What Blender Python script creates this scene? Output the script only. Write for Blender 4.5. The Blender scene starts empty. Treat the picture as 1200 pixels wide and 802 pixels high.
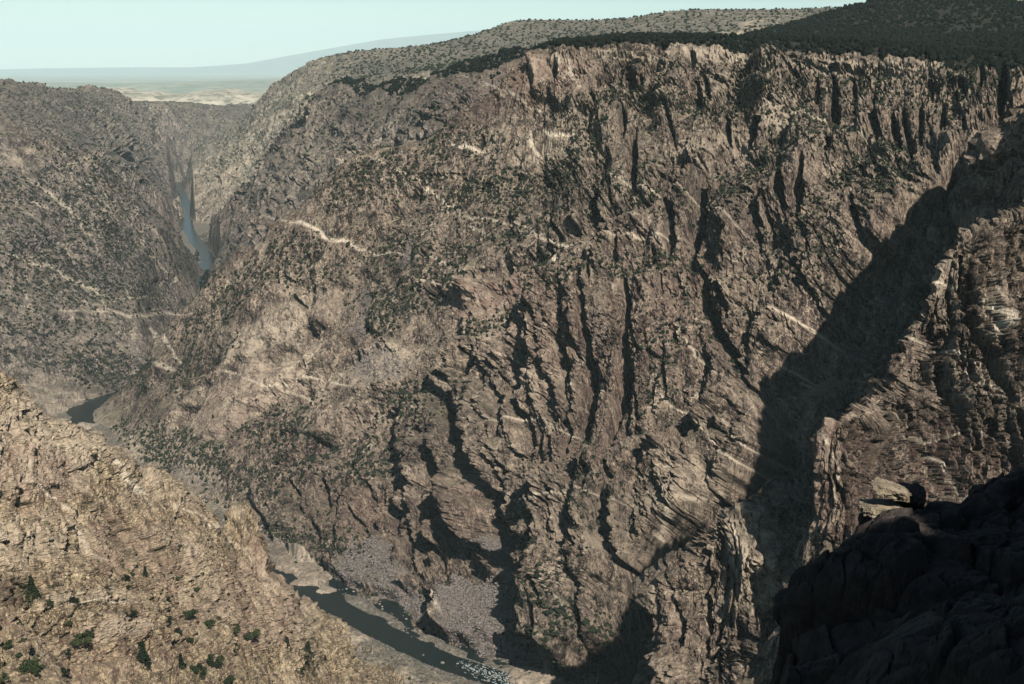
import bpy, math, os, time
import numpy as np
T0=time.time()
RES = 1.0          # terrain resolution multiplier
rng = np.random.default_rng(7)
F = 1400.0; P = math.atan((401-75)/F); CP, SP = math.cos(P), math.sin(P)
WZ = -550.0        # level of the river

# ------------------------------------------------------------------ camera geometry
def ray(px, py):
    px=np.asarray(px,float); py=np.asarray(py,float)
    u=(px-600)/F; t=(401-py)/F
    dy=CP+t*SP; dz=-SP+t*CP
    return u/dy, dz/dy
def pt(px,py,Y):
    a,s=ray(px,py); return (float(a*Y),float(Y),float(s*Y))
def project(x,y,z):
    d=y*CP-z*SP; v=y*SP+z*CP
    return 600+F*x/d, 401-F*v/d

# ------------------------------------------------------------------ noise
_tab=rng.random(1<<16).astype(np.float32)*2-1
def vnoise(x,y,z=None,seed=0):
    x=np.asarray(x,np.float32); y=np.asarray(y,np.float32)
    s0=np.int64(seed*7919)
    xi=np.floor(x); yi=np.floor(y)
    fx=x-xi; fy=y-yi
    fx=fx*fx*(3-2*fx); fy=fy*fy*(3-2*fy)
    xi=xi.astype(np.int64)*73856093; yi=yi.astype(np.int64)*19349663
    X1=xi+73856093; Y1=yi+19349663
    def look(h):
        h=(h^(h>>13))*np.int64(1274126177)
        return _tab[((h^(h>>16))&0xFFFF)]
    if z is None:
        a=look((xi^yi)+s0); b=look((X1^yi)+s0); c=look((xi^Y1)+s0); d=look((X1^Y1)+s0)
        e=a+(b-a)*fx; f=c+(d-c)*fx
        return e+(f-e)*fy
    z=np.asarray(z,np.float32); zi=np.floor(z); fz=z-zi; fz=fz*fz*(3-2*fz)
    zi=zi.astype(np.int64)*83492791; Z1=zi+83492791
    out=[]
    for Z in (zi,Z1):
        a=look((xi^yi^Z)+s0); b=look((X1^yi^Z)+s0); c=look((xi^Y1^Z)+s0); d=look((X1^Y1^Z)+s0)
        e=a+(b-a)*fx; f=c+(d-c)*fx
        out.append(e+(f-e)*fy)
    return out[0]+(out[1]-out[0])*fz
def rot(x,y,deg):
    c,s=math.cos(math.radians(deg)),math.sin(math.radians(deg))
    return x*c+y*s, -x*s+y*c
def fbm2(x,y,sc,oct=4,seed=0):
    r=0; a=1; t=0
    for o in range(oct):
        xr,yr=rot(x,y,31+47*o); r=r+a*vnoise(xr/sc,yr/sc,None,seed+o); t+=a; a*=.5; sc*=.5
    return r/t
def smooth(e0,e1,x):
    t=np.clip((x-e0)/(e1-e0),0,1); return t*t*(3-2*t)

# ------------------------------------------------------------------ macro surfaces (each a smooth sheet through measured points)
def rbf(pts, c=30.0, lam=0.0):
    P_=np.array(pts,float); n=len(P_)
    S=500.0
    X=P_[:,:2]/S; c_=c/S
    K=np.sqrt(((X[:,None]-X[None])**2).sum(-1)+c_*c_)
    A=np.zeros((n+3,n+3)); A[:n,:n]=K-np.eye(n)*lam; A[:n,n]=1; A[:n,n+1:]=X; A[n,:n]=1; A[n+1:,:n]=X.T
    w=np.linalg.solve(A,np.concatenate([P_[:,2],np.zeros(3)]))
    def f(x,y):
        sh=x.shape; q=np.stack([x.ravel(),y.ravel()],1)/S; out=np.empty(len(q))
        for i in range(0,len(q),100000):
            b=q[i:i+100000]
            K=np.sqrt((b[:,None,0]-X[None,:,0])**2+(b[:,None,1]-X[None,:,1])**2+c_*c_)
            out[i:i+100000]=K@w[:n]+w[n]+b@w[n+1:]
        return out.reshape(sh)
    return f
def C(*l): return [pt(*q) for q in l]
def back(l, dy, dz, dx=0):
    return [(x*(y+dy)/y+dx,y+dy,z+dz) for x,y,z in C(*l)]
def riv(px,py,dz=0):
    a,s=ray(px,py); Y=(WZ+dz)/s; return (float(a*Y),float(Y),WZ+dz)

# main wall
crest1=[(600,80,1660),(560,115,1665),(520,155,1680),(470,170,1690),(430,176,1700),(385,200,1715),(368,218,1720),(350,238,1725),
        (300,270,1745),(270,295,1760),(240,325,1775),(215,355,1790),(188,383,1800),(174,410,1815),(168,430,1825),(140,450,1850),(115,472,1870)]
M1=C((650,700,1085),(650,600,1150),(650,500,1225),(650,400,1310),(650,300,1400),(650,200,1490),(650,130,1580),(650,90,1625),(650,64,1640),
     (750,700,1040),(750,600,1110),(750,500,1190),(750,400,1270),(750,300,1350),(750,200,1450),(750,110,1570),(750,66,1600),
     (900,800,930),(900,700,985),(900,600,1050),(900,500,1120),(900,400,1200),(900,300,1280),(900,200,1370),(900,110,1490),(900,68,1520),
     (760,800,965),(800,66,1580),(1000,70,1470),(1080,74,1440),(1200,78,1400),(1000,300,1220),(1000,200,1320),(1000,120,1430),(1100,300,1150),
     (1100,200,1250),(1100,130,1370),(1200,130,1320),(1200,200,1230),(1200,300,1120),(1300,78,1360),(1300,200,1180),(1000,450,1080),(1000,600,960),(1100,450,1010),
     (560,650,1170),(560,550,1250),(560,450,1340),(560,350,1430),(560,250,1530),(560,180,1610),(560,130,1655),
     (450,650,1215),(450,550,1320),(450,450,1430),(450,350,1530),(450,250,1630),
     (350,600,1335),(350,500,1440),(350,400,1545),(350,300,1645),(250,540,1480),(250,450,1600),(250,380,1700),(200,510,1600),(200,440,1710),(150,480,1800))
M1+=C(*crest1)+C((620,66,1650))
M1+=[riv(*q) for q in ((700,835,6),(640,793,5),(560,762,6),(480,730,6),(400,686,5),(345,645,4),(275,608,3),(195,570,3),(140,530,3),(112,496,3))]
M1+=[(x-25,y-35,WZ-25) for x,y,z in [riv(*q) for q in ((700,835),(640,793),(560,762),(480,728),(400,683),(345,640),(270,590),(190,545),(140,510))]]
M1+=back(crest1[2:-3],170,-130,-30)+back(crest1[3:-4],330,-260,-60)
M1+=C((700,62,1750),(850,62,1800),(1000,68,1700),(1200,74,1600),(640,66,1900),(1000,45,2150),(1100,42,2150),(1200,40,2150),(900,53,2200),
      (820,53,2500),(880,40,2650),(930,28,2750),(970,17,2800),(1010,6,2850),(1060,-8,2900),(1200,-35,2950),(1350,-50,2950),(720,60,2500))
M1+=back([(820,53,2500),(930,28,2750),(1060,-8,2900),(1200,-35,2950)],900,-250)
M1+=[(-120,2500,-60),(-60,2100,-20)]
f1=rbf(M1,12)
# second wall
crest2=[(350,132,3120),(325,158,3200),(305,185,3300),(280,215,3450),(255,245,3650),(240,270,3820)]
M2=C((620,70,2080),(560,79,2200),(500,88,2400),(450,94,2650),(400,99,2900),(375,104,3020),(560,130,1960),(520,140,2020),(480,150,2150),(430,150,2400),(420,115,2720),(480,105,2420),
     (400,175,2400),(370,160,2700),(350,200,2600),(320,220,2780),(300,250,2880),(270,280,3080),(252,300,3250),(242,310,3300),(380,125,2900))+C(*crest2)
M2+=back(crest2,260,-170)+back([(620,70,2080),(560,79,2200),(500,88,2400),(450,94,2650),(400,99,2900)],500,-25)
M2+=[riv(236,283)]
M2+=[(-50,1850,-260),(-300,2000,-470),(-500,2300,-540),(-700,2700,-545)]
f2=rbf(M2,20)
# third wall and the scrub covered tableland behind it
crest3=[(322,97,5200),(305,118,5400),(280,145,5500),(255,160,5600),(240,170,5700),(232,188,5900),(226,205,6000)]
M3=C((600,25,5000),(650,24,5000),(720,26,5000),(765,20,4800),(790,13,4600),(850,11,4600),(900,12,4700),(975,11,4800),(1200,5,5000),(560,40,5000),(520,50,5000),
     (470,60,4900),(430,63,4900),(400,68,4900),(365,75,5000),(345,86,5100),(400,92,4300),(350,112,4400),(320,135,4500),(290,165,4700),(260,195,5000),(240,220,5200),
     (228,236,4850),(700,45,3900),(750,50,3500),(800,47,3600),(650,62,3000),(600,50,4200),(500,80,3700),(450,86,3600),(700,33,4500),(850,38,4000),(930,40,4000),(640,40,4500))+C(*crest3)
M3+=back(crest3,500,-200)+back([(600,25,5000),(790,13,4600),(975,11,4800),(470,60,4900),(365,75,5000)],1500,-300)
M3+=[riv(218,226)]
f3=rbf(M3,40)
# left side, near slope and far wall
crL=[(-80,140,2480),(0,147,2500),(50,155,2550),(100,172,2650),(140,203,2750),(175,238,2850),(210,268,3000),(236,300,3180),(250,322,3270)]
ML=C((0,250,2250),(0,350,2050),(0,440,1900),(-80,350,1950),(-80,450,1780),(60,300,2250),(120,350,2220),(180,380,2270),(200,330,2600),(100,430,1990),(50,470,1880),(150,440,2020),(-60,200,2350),
      (90,220,2500),(230,350,2640))+C(*crL)+back(crL,300,-110)
ML+=[riv(84,480,3),riv(100,468,3),riv(130,452,3),riv(160,440,3),riv(250,330,3)]
f4=rbf(ML,15)
MF=C((-80,104,3900),(0,106,4000),(60,109,4400),(110,108,4900),(150,112,5500),(200,121,6500),(245,122,7000),(290,119,7500),(0,125,3600),(50,140,3700),(100,150,4100),(100,128,4500),
     (150,190,4350),(150,150,4800),(190,215,4700),(180,240,4350),(205,232,4850),(203,200,5500),(200,165,5750),(180,145,5400),(215,180,6250),(240,160,6500),(262,140,6900),(222,195,6080),(-80,130,3500),(225,150,6600))
MF+=back([(0,106,4000),(110,108,4900),(200,121,6500),(245,122,7000),(290,119,7500)],1000,-120)
MF+=[riv(206,236,-6),riv(205,216,-6)]
f5=rbf(MF,30)
# near left spur
crS=[(-80,425,570),(0,445,600),(30,455,615),(60,476,640),(100,502,665),(130,521,690),(190,555,730),(230,577,770),(290,596,830),(305,622,870),(320,655,905),(345,690,955),(370,735,1005),(385,757,1030),(420,782,1030)]
MS=C((0,520,575),(0,600,550),(0,700,510),(0,802,470),(-80,802,450),(-80,600,520),(100,570,640),(100,650,610),(100,750,565),(100,802,540),(200,620,715),(200,700,670),(200,802,610),(280,650,815),(300,720,790),(300,802,735),
     (350,760,900),(370,802,850),(430,802,945),(0,870,430),(200,870,560),(350,870,770),(480,830,950))+C(*crS)
MS+=back(crS[:-3],110,-150,10)+back(crS[:-5],260,-330,20)+[riv(402,752,3),riv(430,766,4),riv(480,791,4),riv(545,816,4),riv(440,790,14),riv(500,815,12)]
f6=rbf(MS,6)
# right buttress
crB=[(1260,205,770),(1200,240,745),(1160,262,735),(1127,280,725),(1100,298,715),(1086,335,705),(1064,380,695),(1048,410,685),(1012,448,668),(987,474,655),(964,493,640)]
MB_=C((1200,350,700),(1200,450,670),(1200,550,645),(1200,650,620),(1110,400,680),(1110,500,655),(1110,570,640),(1110,650,620),(1040,480,655),(1040,560,630),(1040,650,610),(990,560,622),(990,650,600),
      (965,580,622),(968,650,605),(1000,760,575),(1150,760,560),(1300,500,640),(1300,300,720),(955,540,630),(960,720,590))+C(*crB)
MB_+=back(crB,60,-170,-8)+back(crB,140,-330,-20)
MB_+=[(x-22,y,z-150) for x,y,z in C((955,530,632),(950,600,618),(950,680,600),(960,760,585))]
f7=rbf(MB_,3)
# pinnacle
MP=[(x*.89,y*.89,z*.89) for x,y,z in C((868,603,800),(885,612,800),(845,618,802),(828,640,796),(806,668,800),(792,692,802),(775,725,812),(765,760,815),(900,645,792),(914,690,785),(925,730,778),(860,700,776),(850,802,735),(800,802,765),(900,802,742),(830,740,770),(940,802,735),(870,650,788),(850,860,710))]
MP+=back([(868,603,712),(900,645,705),(828,640,708),(792,692,714),(925,730,692),(765,760,725)],42,-110,0)
MP+=[(x-35,y+8,z-130) for x,y,z in C((828,640,708),(792,692,714),(775,740,712),(770,802,703))]
MP+=[(x+30,y+12,z-150) for x,y,z in C((900,645,705),(914,690,699),(930,760,684))]
f8=rbf(MP,3)
# the camera's own tableland, to the right outside the picture
def f9(x,y):
    # signed distance to the rim line, positive inside the tableland
    a=x/np.maximum(y,1)
    xr=np.interp(y,[0,400,640,730,789,902,1038,1303,1500,1800],[520,450,415,395,378,390,460,594,780,1100])
    d=(x-xr)
    top=np.interp(y,[0,400,800,1300,1700],[0,0,2,2,-200])
    z=top-np.clip(-d,0,None)*4.5+8*np.clip(d/60,0,1)
    return z
# river centre line (world)
RP=[riv(*q) for q in ((900,930),(760,862),(640,817),(580,795),(520,775),(450,742),(395,712),(350,688),(303,662),(235,628),(170,586),(118,542),(97,506),(95,484),(106,474),(135,460),(175,445))]
RP+=[(-760,2350,WZ),(-800,2700,WZ),(-850,3050,WZ)]+[riv(*q) for q in ((246,305),(230,285),(221,268),(218,256),(223,247),(217,236),(212,224),(214,212),(222,207))]+[(-1480,6120,WZ),(-1100,6160,WZ),(600,6300,WZ)]
RP=np.array(RP)[:,:2]
def polydist(x,y,pl):
    d=np.full(x.shape,1e9,np.float32)
    for (x0,y0),(x1,y1) in zip(pl[:-1],pl[1:]):
        L=(x1-x0)**2+(y1-y0)**2
        if L==0: continue
        t=np.clip(((x-x0)*(x1-x0)+(y-y0)*(y1-y0))/L,0,1)
        d=np.minimum(d,np.hypot(x-(x0+t*(x1-x0)),y-(y0+t*(y1-y0))))
    return d


def side(x,y):
    """signed distance to the river: positive on its right (east) bank"""
    best=np.full(x.shape,1e9); sg=np.ones(x.shape)
    pl=RP
    for (x0,y0),(x1,y1) in zip(pl[:-1],pl[1:]):
        L=(x1-x0)**2+(y1-y0)**2+1e-9
        t=np.clip(((x-x0)*(x1-x0)+(y-y0)*(y1-y0))/L,0,1)
        d=np.hypot(x-(x0+t*(x1-x0)),y-(y0+t*(y1-y0))); c=(x1-x0)*(y-y0)-(y1-y0)*(x-x0)
        m=d<best; best=np.where(m,d,best); sg=np.where(m,np.where(c<0,1,-1),sg)
    return best*sg
def out(v,lo=None,hi=None):
    r=0
    if lo is not None: r=r+np.clip(lo-v,0,None)
    if hi is not None: r=r+np.clip(v-hi,0,None)
    return r
def guard(i,z,x,y,sd):
    z=z-9*np.clip(27-np.abs(sd),0,None)*smooth(3150,3450,y)*(i in (1,2,3,4))
    px=600+F*x/(y*CP+z*-SP*0+1e-6)*CP   # bearing only
    L=np.clip(sd-5,0,None); R_=np.clip(-sd-5,0,None)
    if i==0: return z-1.6*R_-1.0*out(y,820)-.35*out(x,None,900)-.6*out(y,None,3800)
    if i==1: return z-1.6*R_-1.2*out(y,1860)-2.2*out(x-np.interp(y,[2080,2400,2900,4000],[90,-90,-330,-600]),None,0)-.6*out(y,None,4300)
    if i==2: return z-1.6*R_-1.2*out(y,np.where(x<-600,4400,3300))-.6*out(y,None,6500)
    if i==3: return z-1.6*L-1.5*out(y,1700)-.6*out(y,None,3700)
    if i==4: return z-1.6*L-1.3*out(y,np.interp(x,[-1600,-1300,-1100,-900],[3150,3500,4150,4800]))-.6*out(y,None,8200)-.25*out(x,-1900)
    if i==5: return z-1.2*L-1.5*out(y,None,1060)-.7*out(y,400)
    if i==6: return z-2*out(y,520)-2.5*out(y,None,860)-7*out(x-.264*y,0)-1.5*out(x,None,420)
    if i==7: return z-2*out(y,605)-3*out(y,None,763)-3*out(x,45)-3*out(x,None,183)
    return z
MODS=[('canyon_wall',f1),('second_canyon_wall',f2),('tableland',f3),('left_canyon_slope',f4),('far_canyon_wall',f5),('rock_spur',f6),('rock_buttress',f7),('rock_pinnacle',f8),('rim_cliff',f9)]

# ------------------------------------------------------------------ features read off the place: image maps of what lies where
W_,H_=1200,802
gx,gy=np.meshgrid(np.arange(0,W_,1.0),np.arange(0,H_,1.0))
wx=gx+5*fbm2(gx,gy,16,3,50)*1.3; wy=gy+5*fbm2(gx,gy,16,3,60)*1.3
def line_map(items, jag=1.0):
    """items: (points, half width px, value[, end value]); returns the max of value*profile"""
    m=np.zeros((H_,W_),np.float32)
    X=gx+(wx-gx)*jag; Y=gy+(wy-gy)*jag*.5
    for it in items:
        pl,w,v=it[:3]
        xs=[p[0] for p in pl]; ys=[p[1] for p in pl]; pad=w*2+14
        x0,x1=int(max(0,min(xs)-pad)),int(min(W_,max(xs)+pad)); y0,y1=int(max(0,min(ys)-pad)),int(min(H_,max(ys)+pad))
        if x1<=x0 or y1<=y0: continue
        sx,sy=X[y0:y1,x0:x1],Y[y0:y1,x0:x1]
        best=np.full(sx.shape,1e9,np.float32)
        n=len(pl)-1
        for i in range(n):
            (ax,ay),(bx,by)=pl[i],pl[i+1]
            L=(bx-ax)**2+(by-ay)**2+1e-6
            t=np.clip(((sx-ax)*(bx-ax)+(sy-ay)*(by-ay))/L,0,1)
            g=(i+t)/n; ww=w*(.35+.65*np.sin(np.pi*np.clip(g,.04,.96))) if n>=1 else w
            d=np.hypot(sx-(ax+t*(bx-ax)),sy-(ay+t*(by-ay)))/ww
            best=np.minimum(best,d)
        p=np.clip(1.25-best,0,1); p=p*p*(3-2*p)
        m[y0:y1,x0:x1]=np.maximum(m[y0:y1,x0:x1],p*v)
    return m
def blob_map(items, soft=.45, warp=1.0):
    m=np.zeros((H_,W_),np.float32)
    n=fbm2(gx,gy,40,4,80)
    for cx,cy,rx,ry,ang,v in items:
        X,Y=rot(gx-cx,gy-cy,ang)
        d=np.sqrt((X/rx)**2+(Y/ry)**2)+n*.7*warp
        m=np.maximum(m,v*smooth(1+soft,1-soft,d))
    return m
def samp(m,u,v):
    u=np.clip(np.nan_to_num(u),0,W_-1.01); v=np.clip(np.nan_to_num(v),0,H_-1.01)
    i=u.astype(int); j=v.astype(int); fu=u-i; fv=v-j
    return m[j,i]*(1-fu)*(1-fv)+m[j,i+1]*fu*(1-fv)+m[j+1,i]*(1-fu)*fv+m[j+1,i+1]*fu*fv

# dark vertical slots and gullies of the main wall: (points, half width px, depth m)
SLOTS=[([(872,435),(850,470),(830,490),(800,520),(780,535)],6,26),([(765,555),(745,575),(734,592),(733,640),(738,690)],6,28),([(515,516),(518,560),(512,610)],10,22),([(583,431),(584,478)],5,18),([(606,455),(608,520)],4,18),
 ([(618,431),(617,456)],3.5,16),([(627,448),(625,484)],3,14),([(542,448),(543,490)],6,18),([(657,413),(655,455)],3,14),([(671,403),(674,440),(677,489)],3.5,18),([(683,482),(679,543)],3,16),([(719,550),(716,586)],4,16),
 ([(812,506),(818,543)],3,14),([(790,516),(789,540)],3,14),([(838,425),(834,445)],6,14),([(806,396),(806,412)],3,12),([(631,588),(634,612)],5,16),([(603,543),(597,600)],4,20),([(500,470),(505,510)],4,14),([(556,505),(566,545)],3,12),
 ([(660,520),(662,560)],3,12),([(645,560),(643,590)],3,12),([(760,380),(763,420)],3,10),([(775,300),(778,320)],3,14),([(650,360),(655,390)],3,12),([(690,600),(694,640)],3.5,14),([(712,620),(710,650)],3,12),([(430,560),(434,590)],3.5,14),([(455,580),(458,620)],3.5,14),
 ([(405,540),(408,565)],3,12),([(365,610),(370,640)],4,14),([(930,130),(926,160)],4,14),([(955,95),(952,120)],3,12),([(1000,90),(1002,115)],3,12),([(1090,85),(1092,110)],3,12),([(1150,85),(1148,115)],4,14),([(770,75),(768,100)],3,10),([(740,85),(736,110)],3,10),
([(700,340),(704,420),(698,500),(694,560)],5,26),([(745,340),(748,400),(738,470),(727,540)],6,28),([(830,215),(822,260),(818,320)],9,34),
 ([(790,225),(795,290),(790,318)],6,24),([(735,290),(733,330)],4,16),([(712,285),(709,345)],3,14),([(468,470),(470,530),(482,580),(478,640),(480,680)],5,24),
 ([(520,520),(525,580),(520,640)],9,30),([(498,600),(510,660)],5,20),([(577,520),(588,580),(598,638)],7,30),([(610,545),(604,590),(600,640)],5,22),
 ([(630,480),(640,520),(632,545)],4,18),([(536,425),(540,470),(545,520)],6,24),([(560,410),(566,460)],6,18),([(590,440),(600,480),(608,510)],5,18),
 ([(615,430),(622,470),(628,500)],6,22),([(655,400),(660,450),(668,500)],3,16),([(672,395),(680,440),(682,490)],3,14),([(688,380),(690,430)],3,12),
 ([(735,560),(740,600),(735,660),(740,690)],6,28),([(775,535),(760,560),(735,585)],6,24),([(830,330),(838,370),(858,420),(872,440)],8,30),
 ([(950,205),(940,240),(945,270)],6,26),([(918,210),(925,250)],6,20),([(975,90),(978,130),(970,165)],6,24),([(1022,110),(1026,160)],5,20),([(1045,130),(1050,170)],4,18),
 ([(1175,75),(1175,110),(1172,125)],7,26),([(1120,90),(1135,115)],4,16),([(1105,120),(1100,150)],4,16),([(742,150),(740,195),(745,225)],6,22),([(728,130),(730,160)],4,14),
 ([(560,160),(552,180)],4,12),([(650,75),(652,100)],4,12),([(810,65),(812,80)],5,14),([(826,90),(832,115)],4,14),([(880,165),(886,140),(905,120)],5,20),
 ([(770,205),(800,215),(840,205)],3,10),([(575,410),(560,440),(540,455)],5,18),([(660,330),(640,350)],5,14),([(690,320),(686,345)],4,14),
 ([(395,590),(398,640)],5,20),([(380,560),(384,600)],5,18),([(300,565),(303,600)],5,18),([(345,565),(350,600)],4,16),([(420,600),(425,650)],4,14),
 ([(700,660),(705,720),(700,790)],4,16),([(670,680),(668,740)],4,14),([(640,640),(630,680),(628,720)],6,18),([(620,655),(618,700)],5,16),([(652,735),(655,790)],5,14),
 ([(320,300),(318,330)],3,12),([(330,320),(352,360)],3,10),([(640,250),(655,285)],3,10),([(885,470),(870,440)],5,20),([(855,340),(862,380)],4,16),
 ([(890,230),(895,300)],4,14),([(905,240),(908,300)],3,12),([(1000,230),(1010,280)],4,14),([(1060,130),(1065,180)],4,16),([(1080,120),(1078,160)],4,14),
 ([(780,120),(790,170)],3,10),([(850,130),(855,170)],4,14),([(700,90),(690,110),(700,130)],3,10),([(760,470),(765,520)],3,10),([(790,430),(800,480)],3,10)]
# large ravines (m deep)
RAV=[([(400,260),(330,350),(260,420),(200,500)],10,13),([(480,300),(400,380),(320,450),(240,520)],9,12),([(450,470),(380,520),(310,560)],10,12),([(330,230),(280,300),(230,370)],8,10),([(1120,190),(1040,290),(975,345),(930,395),(893,460),(905,540)],26,55),([(905,520),(860,580),(800,640),(750,690),(735,760),(730,830)],27,74),
 ([(1000,330),(985,400),(950,440),(930,520)],26,40),([(640,290),(600,310),(540,330)],12,12),([(870,170),(830,205),(740,240),(640,290)],12,14),
 ([(600,640),(575,560),(540,480),(500,440)],16,18),([(495,680),(490,600),(480,540)],18,16),([(480,220),(430,300),(380,380),(300,430)],14,14),([(350,290),(300,360),(240,420),(190,470)],10,12),
 ([(690,140),(700,200),(680,260)],12,12),([(460,330),(400,420),(340,470)],12,12)]
RIBS=[([(175,395),(185,420),(170,450)],7,10),([(430,250),(360,330),(290,400),(220,470)],12,10),([(520,260),(440,360),(350,440)],12,9),([(400,480),(330,540),(300,600)],14,9),([(840,210),(790,240),(700,290),(640,380),(600,430)],16,10),([(880,440),(840,520),(760,560)],20,16),([(1040,130),(930,220),(860,300)],20,14),([(540,330),(640,310)],14,8),
 ([(370,225),(330,320),(250,420),(190,500)],16,8),([(660,560),(650,640),(640,760)],16,14),([(520,690),(530,740)],14,16),([(550,560),(560,620),(570,660)],14,16),([(960,340),(910,400),(905,480)],12,20)]
# near spur cracks
SPUR=[([(35,560),(50,600),(60,640),(70,660)],3,7),([(120,590),(150,620),(178,670)],3.5,8),([(15,590),(30,640)],2.5,5),([(95,580),(110,620)],2.5,5),([(20,490),(30,540)],2.5,5),([(42,480),(48,530)],3,6),
 ([(55,520),(50,560)],2,4),([(125,640),(135,670)],4,6),([(160,540),(175,575),(190,600)],4,7),([(82,620),(88,660)],3,5),([(200,600),(215,640)],3,5),([(330,640),(335,690)],3,6),([(318,655),(322,690)],3,5),([(270,640),(290,690)],2.5,4)]
BUT=[([(1125,290),(1140,360),(1165,410),(1185,470)],8,22),([(1105,380),(1098,420),(1112,470),(1130,520)],5,16),([(1070,370),(1078,410),(1095,450)],5,14),([(1035,440),(1050,480),(1040,520),(1020,560)],6,18),
 ([(1180,290),(1190,340)],5,14),([(1120,400),(1122,440)],3,10),([(1135,420),(1130,450)],3,8),([(1000,470),(1010,520),(995,570)],6,16),([(1060,450),(1062,490)],3,10),([(975,560),(1000,600),(985,650)],6,16),
 ([(1075,490),(1073,560)],3,8),([(1100,490),(1098,570)],3,8),([(1140,490),(1135,560)],3,8),([(1165,480),(1160,540)],3,8),([(1190,480),(1193,520)],3,10),([(1030,470),(1022,510)],3,10)]
PIN=[([(850,630),(855,680),(850,700)],4,8),([(835,650),(830,720),(835,790)],5,14),([(870,720),(865,780)],4,8),([(805,690),(810,760)],4,10),([(880,650),(884,690)],3,5),([(845,740),(850,800)],4,10)]
m_slot=line_map([(a,b*1.1,c*1.15) for a,b,c in SLOTS],.55); m_rav=line_map(RAV,2.0); m_rib=line_map(RIBS,2.0)
SPUR=[(a,b*1.5,c) for a,b,c in SPUR]+[([(150,600),(185,650),(215,700)],5,6),([(70,570),(85,610),(105,655)],4,6),([(5,640),(40,690)],4,5),([(300,690),(320,740)],4,5)]
m_spur=line_map(SPUR,.8); m_but=line_map(BUT,.8); m_pin=line_map(PIN,.6)
VEINS=[([(300,250),(350,262),(420,292),(500,300),(545,322)],1.2,.6),([(540,250),(600,262),(660,290),(700,282)],1.2,.6),([(420,180),(480,205),(520,240),(560,262)],1.2,.55),([(250,430),(300,450),(360,440),(420,455)],1.3,.55),
 ([(560,470),(600,500),(650,495),(700,530)],1.2,.6),([(700,200),(760,225),(800,230),(860,262),(900,300)],1.2,.6),([(780,470),(830,500),(860,540),(880,560)],1.4,.7),([(640,600),(700,585),(760,600)],1.3,.6),([(450,600),(500,580),(540,600)],1.2,.5),
 ([(0,300),(60,310),(130,345),(200,352)],1.0,.5),([(20,200),(80,240),(120,300)],1.0,.45),([(860,110),(920,140),(1000,150),(1060,180)],1.1,.5),([(1050,390),(1100,410),(1160,430)],1.5,.7),([(1080,520),(1130,500),(1190,520)],1.3,.6),([(1120,600),(1090,540),(1070,500)],1.4,.6),
 ([(960,510),(985,540),(975,600)],2,.6),([(700,640),(680,700),(700,760)],1.3,.5),([(860,610),(875,640),(890,690)],1.6,.6),([(560,90),(600,110),(640,140)],1.1,.45),([(40,560),(90,600),(110,660)],1.6,.5),([(200,590),(250,620),(300,660)],1.5,.5),([(350,260),(378,275),(410,288)],2.6,1),([(632,150),(650,160),(676,160)],2,.8),([(612,152),(620,170),(627,180)],3,1),([(525,165),(540,170),(558,176)],3,.9),([(632,290),(645,300),(662,316)],5,.9),
 ([(680,300),(760,285),(830,290)],1.5,.5),([(545,260),(560,270),(575,280)],1.5,.5),([(1000,345),(1030,350)],1.5,.5),([(905,365),(920,372),(935,385),(990,378)],1.6,.8),([(805,390),(820,410),(840,440),(860,450)],1.2,.6),
 ([(860,500),(880,530),(890,545)],1.5,.8),([(1095,330),(1130,335),(1145,350)],3,.7),([(1160,350),(1180,370),(1175,390)],5,.8),([(1120,435),(1150,445),(1178,462)],2.5,1),([(1135,455),(1185,470)],1.2,.5),
 ([(175,385),(195,400),(205,430)],2,.7),([(180,425),(195,432)],2.5,.8),([(130,535),(150,560),(175,585)],2,.8),([(60,710),(110,706),(160,715)],1.6,.5),([(500,690),(525,720),(545,738)],2.5,.8),([(560,680),(575,690),(565,697)],2.5,.6),
 ([(700,450),(720,470),(722,480)],2,.7),([(680,430),(685,470)],2,.6),([(100,350),(160,370),(220,365)],1.5,.5),([(70,360),(140,365)],1.2,.4),([(650,65),(660,95)],3,.5),([(665,75),(685,110)],3,.5),
 ([(400,60),(410,90)],1,.2),([(415,640),(430,660)],2,.4),([(600,420),(640,440),(660,452)],1.3,.4),([(745,490),(760,500)],2,.5),([(900,420),(930,440),(950,430)],1.5,.6),([(910,435),(930,445)],3,.8),
 ([(485,325),(510,330)],2,.5),([(430,335),(450,330)],1.5,.4),([(330,455),(345,462),(350,480)],1.5,.4),([(760,650),(800,600),(840,575)],1.8,.6),([(820,470),(835,475)],2,.5),([(35,230),(60,245)],2,.4),([(200,270),(215,300)],1.5,.35)]
m_vein=line_map([(a,max(b*1.25,1.7),min(1,c*1.4)) for a,b,c in VEINS],1.3)
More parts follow.
